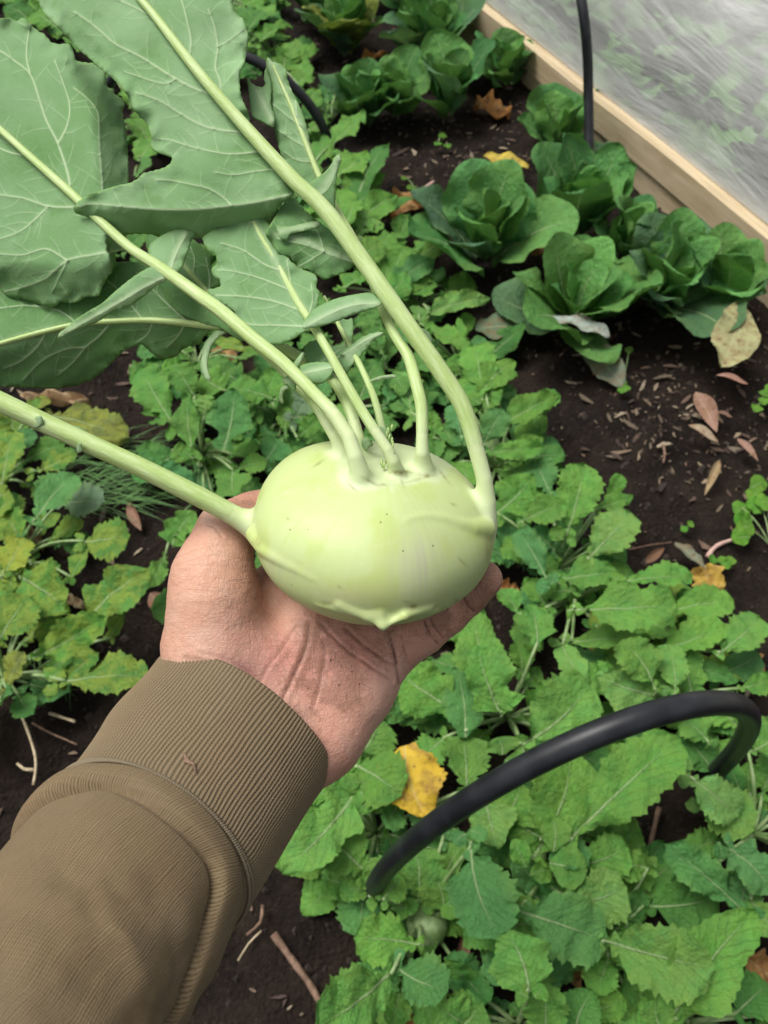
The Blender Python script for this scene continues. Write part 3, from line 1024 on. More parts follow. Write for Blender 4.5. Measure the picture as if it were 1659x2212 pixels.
 (KT, 440, 600, 480, 480, 110, 'g', .12), (KT, 420, 720, 520, 650, 110, 'g', .12), (KT, 460, 900, 520, 730, 130, 'g', .13), (KT, 150, 400, 90, 330, 120, 'd', .12), (KT, 540, 580, 660, 560, 80, 'l', .12), (KT, 620, 1080, 680, 960, 130, 'g', .12), (KT, 560, 900, 600, 820, 110, 'g', .11), (KT, 330, 640, 250, 520, 140, 'd', .11), (KT, 260, 180, 200, 20, 130, 'd', .12),
 (KD, 330, 320, 290, 250, 55, 'g', .14), (KD, 330, 300, 355, 220, 60, 'b', .15), (KD, 300, 340, 330, 290, 60, 'g', .12), (KD, 300, 240, 285, 170, 60, 'g', .14), (KD, 290, 380, 320, 350, 55, 'b', .13),
 (KD, 130, 60, 70, 20, 60, 'g', .14), (KD, 150, 80, 200, 120, 55, 'g', .13), (KD, 60, 40, 10, 10, 60, 'd', .13), (KD, 110, 40, 140, 0, 55, 'g', .14), (KD, 240, 160, 250, 100, 55, 'g', .12), (KD, 200, 110, 240, 150, 50, 'b', .12),
 (KD, 560, 90, 610, 50, 50, 'g', .14), (KD, 540, 40, 590, 5, 55, 'g', .14), (KD, 530, 70, 560, 20, 50, 'd', .13), (KD, 600, 100, 640, 110, 45, 'g', .12),
 (KD, 740, 500, 760, 430, 60, 'g', .14), (KD, 770, 560, 820, 520, 55, 'g', .14), (KD, 740, 620, 790, 590, 60, 'g', .12), (KD, 830, 640, 880, 590, 60, 'g', .13), (KD, 720, 380, 790, 330, 70, 'g', .13), (KD, 640, 120, 660, 170, 45, 'g', .11),
]
for K, bx, by, tx, ty, wd, tone, lift in SPEC:
    u0, v0 = K(bx, by)
    u1, v1 = K(tx, ty)
    if K in (KT, KM):
        lift *= 0.8
    zt = lift + rg.uniform(-0.02, 0.02)
    zb = lift * rg.uniform(0.72, 0.95)
    b, t = G(u0, v0, zb), G(u1, v1, zt)
    b, t = b - (t - b) * 0.06, t + (t - b) * 0.05
    dpt = proj(lerp(b, t, .5))[2]
    w = wd * KS[K] * dpt / FPX * rg.uniform(0.98, 1.22)
    pl = min(PLANTS, key=lambda q: np.hypot(q[1][0] - b[0], q[1][1] - b[1]))
    put_leaf(pl, b, t, w, tone, rg)
# undergrowth leaves of the same plants, low and shaded by the ones above
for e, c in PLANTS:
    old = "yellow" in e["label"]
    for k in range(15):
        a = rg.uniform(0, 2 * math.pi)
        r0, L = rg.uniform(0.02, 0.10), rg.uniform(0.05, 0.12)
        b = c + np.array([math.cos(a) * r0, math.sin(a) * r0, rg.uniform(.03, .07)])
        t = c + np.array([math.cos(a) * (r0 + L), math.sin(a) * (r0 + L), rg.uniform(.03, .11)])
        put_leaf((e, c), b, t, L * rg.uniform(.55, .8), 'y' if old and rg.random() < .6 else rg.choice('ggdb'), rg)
# the pale swollen stem of one seedling
p = G(*K6(500, 905), 0.03)
V, F, _ = tube([p + np.array([0, 0, z]) for z in (-.02, -.005, .015, .035, .05, .056)], [.012, .026, .034, .031, .018, .008], 16)
link("swollen_stem", new_mesh("swollen_stem", V, F), M_BSTALK, PLANTS[1][0])

# ---- cabbages
CGRP = "cabbages along the plank"
def cabbage(u, v, size, label, seed, tall=1.0, n=14, tone='c', loose=0.0):
    rg = random.Random(seed * 13 + 5)
    n += rg.randint(-3, 2)
    stiff = rg.uniform(-6, 8)
    p = G(u, v, 0.0)
    e = thing("cabbage", p, label, "cabbage", CGRP)
    a0 = rg.uniform(0, 6.28)
    for i in range(n):
        f = i / (n - 1)
        az = a0 + i * 2.39996 + rg.uniform(-.5, .5)
        el = math.radians(lerp(84, 40 - 22 * loose, f ** 0.9) + stiff + rg.uniform(-13, 13))
        L = size * lerp(0.62, 1.05, f ** 0.6) * rg.uniform(0.78, 1.18) * (tall if f < .7 else 1)
        r0 = size * lerp(0.02, 0.07, f)
        b = p + np.array([math.cos(az) * r0, math.sin(az) * r0, 0.015 + 0.04 * (1 - f)])
        d = np.array([math.cos(az) * math.cos(el), math.sin(az) * math.cos(el), math.sin(el)])
        t = b + d * L
        up = np.array([-math.cos(az) * math.sin(el), -math.sin(az) * math.sin(el), math.cos(el)])
        M = frame(b, t, L * rg.uniform(0.58, 0.88), up, rg.uniform(-.35, .35))
        ob = link("leaf", rg.choice(OVL), None, e, M)
        tint(ob, 'k' if f < .45 or rg.random() < .25 else tone if rg.random() < .7 else 'q', rg, .28)
    return e
cabbage(*K2(430, 1140), 0.267, "round upright cabbage standing alone on bare soil in the middle of the bed", 1, 1.05)
cabbage(*K2(275, 510), 0.229, "tall cabbage with a yellow-spotted leaf lying at its foot", 2, 1.1)
cabbage(*K2(200, 270), 0.246, "dark cabbage at the back, behind the tall one", 3, 1.1)
cabbage(*K2(530, 380), 0.198, "small dark cabbage squeezed against the far end of the plank", 4)
cabbage(*K2(735, 690), 0.208, "cabbage at the foot of the upright black pipe", 5, 1.05)
cabbage(*K2(840, 1010), 0.234, "large cabbage with a bright yellow-green shoot, hugging the plank", 6)
cabbage(*K2(1200, 1330), 0.250, "big sprawling cabbage at the right edge, reddish-grey outer leaves", 7, 1.0, 17, 'q', .6)
cabbage(*K2(810, 1420), 0.248, "light green open cabbage in front of the others, pale-backed leaf curling under it", 8, 0.95, 17, 'k', .5)
cabbage(*KT(740, 690), 0.182, "cabbage beside the foot of the half-hidden black hoop", 9)
cabbage(*KT(640, 300), 0.222, "loose bolting cabbage at the top of the picture beside the soil path", 10, 1.1, 15, 'o', .2)
cabbage(*KT(480, 130), 0.206, "cabbage cut off by the top edge, right of the soil path", 11)
cabbage(*KT(1010, 60), 0.222, "cabbage at the very top next to the end of the plank", 12)
cabbage(*KT(1180, 170), 0.206, "cabbage at the top, between the back cabbage and the plank", 13)

cabbage(*K2(1030, 1140), 0.194, "cabbage between the plank cabbage with the yellow shoot and the sprawling one", 14, 1.0, 13, 'c', .2)
cabbage(*K2(1450, 1330), 0.187, "cabbage at the right edge with a rounded leaf against the plank", 15, 1.0, 13, 'q', .3)
cabbage(*K2(40, 500), 0.192, "cabbage tucked left of the tall cabbage", 16, 1.0, 12, 'k', .2)

# ---- weeds under the netting, seen only as a haze of green
rgn = random.Random(9)
wv, wf, wc = [], [], []
base_me = LYR[0]
bv = np.array([v.co[:] for v in base_me.vertices]).reshape(-1, 3)
bf = [tuple(pp.vertices) for pp in base_me.polygons]
for i in range(520):
    s, c_ = rgn.uniform(-0.6, 3.2), rgn.uniform(0.10, 1.1)
    if rgn.random() > 0.95 - 0.5 * c_:
        continue
    b = along(s, c_, rgn.uniform(0.0, 0.14))
    a, L = rgn.uniform(0, 6.28), rgn.uniform(0.07, 0.15)
    t = b + np.array([math.cos(a) * L, math.sin(a) * L, rgn.uniform(0, .09)])
    M = np.array(frame(b, t, L * .6, (0, -.2, 1), rgn.uniform(-.4, .4)))
    o = len(wv)
    wv += list(bv @ M[:3, :3].T + M[:3, 3])
    wf += [tuple(x + o for x in f) for f in bf]
    k = rgn.uniform(.8, 1.3)
    wc += [(0.13 * k, 0.32 * k, 0.07 * k)] * len(bv)
me = new_mesh("weeds", wv, wf)
add_attr(me, "Col", np.array(wc), 'FLOAT_COLOR')
m, n, l, bs = mat_new("weed_leaf")
l.new(NB(m).attr("Col", "Color"), bs.inputs["Base Color"])
bs.inputs["Roughness"].default_value = 0.6
weeds = link("weeds", me, m)
weeds["kind"] = "stuff"
weeds["label"] = "low green weeds growing under the white netting"

# ---- foliage of the bed in the area the arm and the bulb cover
def mesh_arrays(me):
    v = np.zeros(len(me.vertices) * 3)
    me.vertices.foreach_get("co", v)
    f = [tuple(p_.vertices) for p_ in me.polygons]
    uvv = np.zeros(len(me.loops) * 2)
    me.uv_layers[0].data.foreach_get("uv", uvv)
    li = np.zeros(len(me.loops), np.int32)
    me.loops.foreach_get("vertex_index", li)
    u = np.zeros((len(me.vertices), 2))
    u[li] = uvv.reshape(-1, 2)
    return v.reshape(-1, 3), f, u
arr = [mesh_arrays(m_) for m_ in LYR[:6]]
uv_, uf_, uu_ = [], [], []
for (u0, v0) in ((520, 1330), (640, 1180), (760, 1100), (880, 1200), (700, 1420), (620, 980), (760, 940), (560, 880), (480, 560), (380, 640), (560, 640), (250, 600), (180, 480), (430, 300), (470, 160), (120, 330), (640, 600), (720, 740), (840, 820), (940, 940), (900, 1420), (780, 1560)):
    cc = G(u0, v0, 0)
    for k in range(9):
        a_, L = rgn.uniform(0, 6.28), rgn.uniform(.08, .15)
        r0 = rgn.uniform(.01, .06)
        b = cc + np.array([math.cos(a_) * r0, math.sin(a_) * r0, rgn.uniform(.03, .08)])
        t = cc + np.array([math.cos(a_) * (r0 + L), math.sin(a_) * (r0 + L), rgn.uniform(.04, .12)])
        M = np.array(frame(b, t, L * rgn.uniform(.5, .75), (rgn.uniform(-.3, .3), rgn.uniform(-.4, .2), 1), rgn.uniform(-.3, .3)))
        v_, f_, w_ = rgn.choice(arr)
        o = len(uv_)
        uv_ += list(v_ @ M[:3, :3].T + M[:3, 3])
        uf_ += [tuple(x + o for x in f) for f in f_]
        uu_ += list(w_)
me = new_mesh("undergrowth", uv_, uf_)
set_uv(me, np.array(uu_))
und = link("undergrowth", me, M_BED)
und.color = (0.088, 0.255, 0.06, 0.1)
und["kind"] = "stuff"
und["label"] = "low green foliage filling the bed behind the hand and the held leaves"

# ---- fallen and withered leaves: (crop, base, tip, width, shape, colour, label)
BR, TAN, OR, YE, GR = (0.20, 0.105, 0.065), (0.42, 0.27, 0.13), (0.46, 0.22, 0.055), (0.55, 0.36, 0.035), (0.17, 0.20, 0.13)
PKB = (0.34, 0.20, 0.145)
FALL = [
 (K6, 425, 285, 500, 530, 235, 'l', (0.66, 0.44, 0.03), "bright yellow fallen leaf below the palm, beside the black hoop"),
 (K2, 395, 440, 545, 490, 120, 'd', OR, "curled orange-brown leaf on soil right of the tall cabbage"),
 (K2, 625, 712, 430, 660, 80, 'o', (0.58, 0.46, 0.05), "flat yellow oval leaf above the lone cabbage"),
 (K2, 165, 850, 25, 925, 120, 'd', (0.40, 0.22, 0.07), "brown withered leaf with a white stalk, left of the lone cabbage"),
 (K2, 730, 1035, 595, 1075, 100, 'd', (0.42, 0.20, 0.08), "rusty curled leaf between the lone cabbage and the plank cabbages"),
 (K2, 1560, 1290, 1480, 1565, 190, 'o', (0.42, 0.42, 0.20), "pale drooping leaf with a yellow side at the right edge"),
 (K2, 605, 1410, 395, 1405, 170, 'o', (0.105, 0.17, 0.09), "flat dull green leaf lying on soil left of the open cabbage"),
 (KR, 330, 240, 600, 520, 200, 'o', (0.20, 0.25, 0.17), "grey-green torn leaf lying under the open cabbage"),
 (KR, 95, 70, 520, 190, 120, 'o', (0.34, 0.42, 0.36), "silvery leaf curled upside down on the open cabbage"),
 (KR, 1085, 570, 1230, 850, 120, 'g', PKB, "long pinkish-brown gum leaf, tallest in the litter at the right"),
 (KR, 1040, 805, 1250, 905, 75, 'g', (0.42, 0.33, 0.22), "two-toned pale gum leaf lying across the litter at the right"),
 (KR, 1370, 890, 1510, 1045, 60, 'g', PKB, "brown gum leaf pointing at the clover sprig"),
 (KR, 1225, 470, 1445, 515, 60, 'g', (0.36, 0.20, 0.15), "reddish gum leaf below the pale drooping leaf"),
 (KR, 1250, 1040, 1155, 1260, 55, 'g', (0.36, 0.27, 0.14), "narrow tan gum leaf on bare soil right of the bulb"),
 (KR, 1230, 720, 1340, 745, 40, 'g', PKB, "short pinkish leaf scrap touching the tallest gum leaf"),
 (KR, 1150, 1740, 1190, 1940, 210, 'd', (0.56, 0.38, 0.07), "crumpled yellow leaf on bare soil beside a pink stalk"),
 (KR, 1155, 1755, 950, 1585, 80, 'o', GR, "narrow grey-green leaf joined to the crumpled yellow leaf"),
 (K5, 720, 1390, 880, 1520, 110, 'd', (0.48, 0.27, 0.10), "curled tan leaf among the seedlings above the hoop"),
 (K5, 1530, 1430, 1590, 1600, 150, 'd', (0.42, 0.21, 0.07), "crumpled rusty leaf at the right edge above the hoop's bend"),
 (K5, 1120, 1125, 1255, 1160, 45, 'g', (0.48, 0.33, 0.16), "thin straw-coloured scrap below the crumpled yellow leaf"),
 (K5, 1010, 970, 1110, 890, 50, 'g', BR, "brown scrap between the seedlings and bare soil right of the fingertip"),
 (K5, 210, 1080, 340, 1160, 110, 'd', (0.36, 0.17, 0.05), "brown leaf peeping out below the fingertip"),
 (K4, 120, 225, 525, 270, 80, 'd', (0.50, 0.36, 0.20), "straw-coloured dry leaf under the lower left held leaf"),
 (K4, 735, 850, 815, 1015, 70, 'g', (0.30, 0.16, 0.11), "brown leaf left of the thumb below the lower left stalk"),
 (K4, 870, 1380, 990, 1540, 110, 'g', (0.25, 0.13, 0.09), "brown leaf tucked behind the ball of the thumb"),
 (K4, 370, 1400, 490, 1460, 60, 'd', (0.42, 0.33, 0.20), "pale dry scrap between the mottled leaves at the left"),
 (K4, 100, 980, 250, 1120, 110, 'd', (0.30, 0.20, 0.11), "brown withered leaf inside the yellowing plant at the left"),
 (K6, 625, 930, 605, 1145, 55, 'g', (0.24, 0.115, 0.075), "upright reddish-brown gum leaf among the bottom seedlings"),
 (K6, 905, 1020, 1060, 1000, 130, 'd', (0.34, 0.20, 0.07), "brown dry leaf at the bottom between two broad-leaved seedlings"),
 (K6, 455, 1140, 490, 1260, 100, 'd', (0.46, 0.24, 0.06), "orange dry leaf cut by the bottom edge"),
 (K6, 1590, 1010, 1680, 1080, 110, 'd', (0.34, 0.18, 0.06), "rusty leaf in the bottom right corner"),
 (K6, 490, 5, 560, 110, 80, 'd', (0.52, 0.36, 0.12), "yellow-edged dry leaf right below the base of the little finger"),
 (KL, 1000, 740, 1120, 580, 160, 'd', (0.33, 0.16, 0.04), "brown leaf in the gap left of the held stalks"),
 (KL, 560, 820, 700, 940, 120, 'g', (0.13, 0.06, 0.04), "dark brown leaf under the blue-green seedling left of the bulb"),
 (KL, 170, 980, 250, 1080, 90, 'g', (0.27, 0.12, 0.08), "reddish leaf scrap above the lower left stalk"),
 (KL, 640, 60, 800, 260, 120, 'd', (0.40, 0.24, 0.09), "tan leaf in the gap under the lower left held leaf"),
 (KT, 720, 350, 860, 280, 70, 'd', (0.42, 0.19, 0.04), "orange leaf behind the cabbage by the hidden hoop"),
]
rgf = random.Random(21)
for K, bx, by, tx, ty, wd, shp, colr, label in FALL:
    u0, v0 = K(bx, by)
    u1, v1 = K(tx, ty)
    lift = {'l': .14, 'o': .05}.get(shp, .02)
    if "silvery" in label or "drooping" in label:
        lift = .12
    b, t = G(u0, v0, lift + .01), G(u1, v1, lift + rgf.uniform(0, .02))
    d = proj(b)[2]
    src = {'l': LYR, 'o': OVL, 'g': GUM, 'd': CRU}[shp]
    me = rgf.choice(src) if shp != 'l' else min(LYR, key=lambda q_: SINUS['seedling_leaf', 100 + LYR.index(q_)])
    ob = link("fallen_leaf", me, None, None, frame(b, t, wd * KS[K] * d / FPX, (rgf.uniform(-.3, .3), rgf.uniform(-.4, .1), 1), rgf.uniform(-.25, .25)))
    ob.color = (*colr, 0.0)
    if shp in 'lo':
        ob.material_slots[0].link = 'OBJECT'
        ob.material_slots[0].material = M_DRY
    tag(ob, label, "leaf", "withered leaves on the soil")

# ---- twigs and stray stalks
def make_twig_mat(name, c1, c2):
    m, n, l, b = mat_new(name)
    q = NB(m)
    l.new(q.mix(q.ss(0.35, 0.7, q.noise(q.geo("Position"), 90, 4)), c1, c2), b.inputs["Base Color"])
    b.inputs["Roughness"].default_value = 0.8
    l.new(q.bump(q.noise(q.geo("Position"), 160, 3), 0.6, 0.003), b.inputs["Normal"])
    return m
MT_B, MT_P, MT_K = make_twig_mat("bark_twig", (0.13, 0.075, 0.048), (0.25, 0.155, 0.105)), make_twig_mat("straw_stem", (0.42, 0.33, 0.20), (0.58, 0.48, 0.32)), make_twig_mat("pink_stem", (0.50, 0.30, 0.26), (0.60, 0.45, 0.36))
TW = [
 (K6, [(-20, 930), (60, 1040), (110, 1110), (150, 1190), (170, 1260)], 26, MT_B, "thick brown stick on the soil at the bottom, right of the sleeve"),
 (K7, [(70, 330), (110, 400), (140, 480), (165, 570), (165, 640), (155, 700)], 14, MT_P, "pale bent dry stem on soil left of the cuff"),
 (K7, [(160, 630), (110, 625), (80, 600)], 16, MT_P, "short pale stub beside the bent dry stem left of the cuff"),
 (K7, [(150, 410), (230, 455), (360, 512)], 10, MT_B, "thin reddish twig crossing the soil left of the cuff"),
 (K7, [(230, 365), (350, 405)], 16, MT_P, "short straw-coloured twig under the lowest yellow-green leaf"),
 (K7, [(1225, 1260), (1215, 1340), (1150, 1400)], 16, MT_B, "bent brown twig right beside the rolled sleeve"),
 (K7, [(1220, 1380), (1160, 1440), (1110, 1520)], 9, MT_P, "thin pale twig beside the rolled sleeve"),
 (KR, [(1165, 1690), (1210, 1630), (1280, 1590), (1350, 1572)], 32, MT_K, "pink and white cut stalk beside the crumpled yellow leaf"),
 (K2, [(150, 855), (180, 810), (215, 785)], 16, MT_K, "whitish stalk attached beside the brown withered leaf near the lone cabbage"),
 (K2, [(515, 735), (520, 770), (515, 800)], 16, MT_K, "short pink stalk under the yellow oval leaf"),
 (K2, [(590, 1408), (650, 1410), (720, 1405)], 12, MT_P, "pale stalk running from the flat dull green leaf to the open cabbage"),
 (KR, [(190, 180), (270, 240), (370, 300)], 18, MT_P, "thin stalk running from the open cabbage to the torn grey leaf"),
 (K6, [(1290, 500), (1270, 580), (1250, 665)], 18, MT_B, "brown twig standing among the seedlings right of the hoop's middle"),
 (KR, [(640, 1640), (780, 1610), (930, 1590)], 9, MT_B, "long thin twig on bare soil left of the narrow grey-green leaf"),
 (KR, [(870, 940), (880, 1000), (870, 1060)], 18, MT_B, "short reddish stick in the middle of the mulch at the right"),
]
for K, pts, wd, mt, label in TW:
    c = np.array([G(*K(*p), 0.02) for p in pts])
    r = wd * KS[K] * proj(c[0])[2] / FPX / 2
    c = catmull(c, 0.012)
    V, F, _ = tube(c, [r * lerp(1.0, 0.75, i / len(c)) * (1 + .12 * math.sin(i * 1.7)) for i in range(len(c))], 9)
    ob = link("twig", new_mesh("twig", V, F), mt)
    tag(ob, label, "twig", "twigs and stray stalks on the soil")

# ---- small bright weeds
def weed(pts, label, r, name="clover_sprig", hub=None):
    c = G(*(hub or pts[0]), 0.0)
    e = thing(name, c, label, "weed", "small bright green weeds")
    for (u, v) in pts:
        p = G(u, v, rgf.uniform(.025, .05))
        a = rgf.uniform(0, 6.28)
        d = np.array([math.cos(a), math.sin(a), .1]) * r
        ob = link("leaf", rgf.choice(OVL), None, e, frame(p - d * .5, p + d * .5, r * .95, (0, -.2, 1), rgf.uniform(-.3, .3)))
        ob.color = (0.12 * rgf.uniform(.8, 1.2), 0.33, 0.035, 0.1)
    for (u, v) in pts[::2]:
        stalk_between(c, G(u, v, .03), .0018, .0015, .1, e, "stem")
    return e
weed([KR(x, y) for x, y in ((1400, 1360), (1395, 1560), (1490, 1280), (1510, 1200), (1550, 1320), (1410, 1440), (1420, 1490), (1500, 1340))], "round-leaved clover sprig reaching in from the right edge", 0.045, hub=KR(1590, 1620))
weed([KR(x, y) for x, y in ((1550, 590), (1540, 640), (1500, 690), (1590, 560))], "bright clover tuft at the right edge beside the gum leaves", 0.030)
weed([KR(x, y) for x, y in ((600, 520), (590, 570), (640, 300), (625, 560))], "bright lime seedling at the tip of the torn grey leaf", 0.022, "weed_sprout")
weed([KR(x, y) for x, y in ((1205, 1700), (1290, 1740), (1330, 1710), (1270, 1720))], "small clover below the pink stalk", 0.024, "weed_sprout")
weed([KR(x, y) for x, y in ((1055, 1465), (1010, 1500))], "tiny two-leaved sprout on bare soil right of the seedlings", 0.018, "weed_sprout")
weed([KT(x, y) for x, y in ((1080, 1120), (1075, 1180), (1080, 1230), (1100, 1190))], "tiny sprouts in a line left of the lone cabbage", 0.022, "weed_sprout")
weed([KT(x, y) for x, y in ((955, 970), (985, 1020), (1010, 1025))], "tiny sprouts beside the whitish stalk", 0.020, "weed_sprout")
weed([KT(x, y) for x, y in ((1165, 740), (1190, 790), (1140, 780))], "green sprouts under the tall cabbage's spotted leaf", 0.030, "weed_sprout")
weed([K2(x, y) for x, y in ((945, 690), (960, 720), (985, 740), (940, 720), (1000, 730))], "bright yellow-green shoot in the heart of the plank cabbage", 0.035, "cabbage_shoot")

# ---- grass under the yellowing plants
gv, gf = [], []
rgg = random.Random(4)
for i in range(210):
    u, v = K4(rgg.uniform(330, 830), rgg.uniform(520, 900)) if i < 150 else K4(rgg.uniform(150, 420), rgg.uniform(1740, 1960))
    p = G(u, v, 0)
    a = rgg.uniform(-.6, .5) if i < 150 else rgg.uniform(0, 6.28)
    L = rgg.uniform(.08, .2) if i < 150 else rgg.uniform(.02, .06)
    d = np.array([math.cos(a), math.sin(a), 0])
    s_ = np.array([-d[1], d[0], 0]) * .0016
    o = len(gv)
    for t in (0, .35, .7, 1):
        q_ = p + d * L * t + np.array([0, 0, L * (.7 * t - .55 * t * t)])
        gv += [q_ - s_ * (1.05 - t), q_ + s_ * (1.05 - t)]
    gf += [(o + 2 * k, o + 2 * k + 1, o + 2 * k + 3, o + 2 * k + 2) for k in range(3)]
m, n, l, bs = mat_new("grass_blades")
bs.inputs["Base Color"].default_value = (0.07, 0.18, 0.035, 1)
bs.inputs["Roughness"].default_value = 0.6
gr = link("grass", new_mesh("grass", gv, gf), m)
gr["kind"] = "stuff"
gr["label"] = "fine dark grass growing under the yellowing plants at the left"
# ================================================================== the held kohlrabi
# ---- materials
def make_hero_leaf_mat():
    m, n, l, b = mat_new("kohlrabi_leaf_underside")
    q = NB(m)
    pos = q.coord("Object")
    vein = q.attr("vein")
    big = q.noise(pos, 22, 4, 0.6)
    fine = q.voronoi(pos, 190, 'DISTANCE_TO_EDGE')
    fine2 = q.voronoi(pos, 420, 'DISTANCE_TO_EDGE')
    net = q.math('SUBTRACT', 1.0, q.ss(0.0, 0.09, fine))
    net2 = q.math('SUBTRACT', 1.0, q.ss(0.0, 0.12, fine2))
    c = q.mix(q.ss(0.35, 0.7, big), (0.262, 0.455, 0.200), (0.365, 0.555, 0.305))
    c = q.mix(q.math('MULTIPLY', q.ss(0.60, 0.70, q.noise(pos, 34, 3, 0.6)), 0.40), c, (0.13, 0.28, 0.06))
    c = q.mix(q.attr('tone'), c, q.mix(q.ss(0.3, 0.7, big), (0.105, 0.250, 0.065), (0.150, 0.320, 0.105)))
    c = q.mix(q.math('MULTIPLY', net, 0.10), c, (0.36, 0.50, 0.34))
    c = q.mix(q.math('MULTIPLY', net2, 0.05), c, (0.34, 0.48, 0.32))
    c = q.mix(q.math('MULTIPLY', q.attr("edge"), 0.55), c, (0.20, 0.36, 0.10))
    c = q.mix(vein, c, (0.60, 0.74, 0.46))
    l.new(c, b.inputs["Base Color"])
    b.inputs["Roughness"].default_value = 0.68
    b.inputs["Specular IOR Level"].default_value = 0.14
    h = q.math('ADD', q.math('MULTIPLY', net, 0.3), q.math('MULTIPLY', net2, 0.15))
    h = q.math('ADD', h, q.math('MULTIPLY', q.noise(pos, 130, 3), 0.6))
    bp = q.bump(h, 0.28, 0.0005)
    l.new(bp, b.inputs["Normal"])
    q.translucent_mix(b, q.mix(0.6, c, (0.25, 0.52, 0.06)), 0.25, bp)
    return m

def make_stalk_mat():
    m, n, l, b = mat_new("kohlrabi_stalk")
    q = NB(m)
    pos = q.coord("Object")
    uv = q.coord("UV")
    streak = q.noise(q.mapping(uv, (9, 1.2, 1)), 1.0, 3, 0.6)
    blot = q.noise(pos, 60, 3, 0.6)
    c = q.mix(q.ss(0.35, 0.68, streak), (0.42, 0.57, 0.19), (0.54, 0.67, 0.31))
    c = q.mix(q.math('MULTIPLY', q.ss(0.60, 0.80, blot), 0.12), c, (0.36, 0.52, 0.13))
    c = q.mix(q.attr("pale"), c, (0.60, 0.68, 0.40))
    spk = q.ss(0.09, 0.04, q.voronoi(pos, 110, 'F1'))
    c = q.mix(q.math('MULTIPLY', spk, q.ss(0.66, 0.70, q.noise(pos, 37, 2))), c, (0.12, 0.10, 0.04))
    l.new(c, b.inputs["Base Color"])
    b.inputs["Roughness"].default_value = 0.48
    b.inputs["Subsurface Weight"].default_value = 0.12
    b.inputs["Subsurface Radius"].default_value = (0.004, 0.005, 0.002)
    b.inputs["Subsurface Scale"].default_value = 0.6
    l.new(q.bump(q.noise(q.mapping(uv, (26, 6, 1)), 1.0, 3), 0.35, 0.0008), b.inputs["Normal"])
    return m

def make_bulb_mat():
    m, n, l, b = mat_new("kohlrabi_bulb_skin")
    q = NB(m)
    pos = q.coord("Object")
    c = q.attr("Col", "Color")
    fib = q.noise(q.mapping(q.coord("UV"), (120, 3, 1)), 1.0, 4, 0.6)
    c = q.mix(q.math('MULTIPLY', q.ss(0.50, 0.75, fib), 0.09), c, (0.62, 0.70, 0.44))
    pit = q.voronoi(pos, 520, 'F1')
    c = q.mix(q.math('MULTIPLY', q.ss(0.3, 0.7, q.noise(pos, 40, 4)), 0.30), c, (0.44, 0.55, 0.20))
    c = q.mix(q.math('MULTIPLY', q.ss(0.55, 0.75, q.noise(pos, 95, 5, 0.7)), 0.25), c, (0.66, 0.70, 0.48))
    spk = q.math('MULTIPLY', q.ss(0.11, 0.04, q.voronoi(pos, 170, 'F1')), q.ss(0.52, 0.60, q.noise(pos, 47, 2)))
    c = q.mix(q.math('MULTIPLY', spk, 0.8), c, (0.10, 0.075, 0.02))
    l.new(c, b.inputs["Base Color"])
    b.inputs["Roughness"].default_value = 0.46
    b.inputs["Specular IOR Level"].default_value = 0.30
    b.inputs["Subsurface Weight"].default_value = 0.15
    b.inputs["Subsurface Radius"].default_value = (0.006, 0.006, 0.003)
    b.inputs["Subsurface Scale"].default_value = 0.7
    h = q.math('ADD', q.math('MULTIPLY', pit, 0.5), q.noise(pos, 260, 3))
    l.new(q.bump(h, 0.10, 0.0004, q.bump(q.noise(pos, 50, 2), 0.12, 0.001)), b.inputs["Normal"])
    return m

M_HLEAF, M_STALK, M_BULB = make_hero_leaf_mat(), make_stalk_mat(), make_bulb_mat()

# ---- bulb
BC = H(806, 1140, 0)
LEAN, ELEV = math.radians(11), math.radians(35)
BAX = np.array([math.cos(ELEV) * math.sin(LEAN), math.cos(ELEV) * math.cos(LEAN), -math.sin(ELEV)])
BU = np.array([math.cos(LEAN), -math.sin(LEAN), 0.0])
BV = np.cross(BAX, BU)

def bulb_core(p):
    q = p - BC
    u, v, w = q @ BU, q @ BV, q @ BAX
    th = np.arctan2(v, u)
    rho = np.sqrt(u * u + v * v)
    a = 256.0 * (1 + 0.016 * np.cos(2 * th + 0.5) + 0.014 * np.cos(3 * th + 1.2) + 0.008 * np.cos(5 * th))
    c = np.where(w > 0, 159.0, 150.0)
    w = w + 4.0 * np.sin(3 * th + 1.0) * np.clip(rho / 150, 0, 1)
    ww = w + 10 * np.exp(-(rho / 60.0) ** 2)          # shallow dip round the growing point
    e = 2.12
    r = ((rho / a) ** e + (np.abs(ww) / c) ** e) ** (1 / e)
    return (r - 1) * np.minimum(c, 200) * (0.8 + 0.2 * r)

def bulb_dz(px, py):
    """depth at which the sight line first meets the bulb"""
    z = np.linspace(-320, 200, 521)
    k = 1 + z / FPX
    pts = np.stack([(px - 829.5) * k, (1106 - py) * k, z], 1)
    d = bulb_core(pts)
    i = np.argmax(d < 0)
    return z[i] if d[i] < 0 else None

def on_bulb(pts, lift=0.0):
    out = []
    for p in pts:
        z = bulb_dz(p[0], p[1])
        out.append((p[0], p[1], (z if z is not None else 0) + lift, p[2]))
    return out

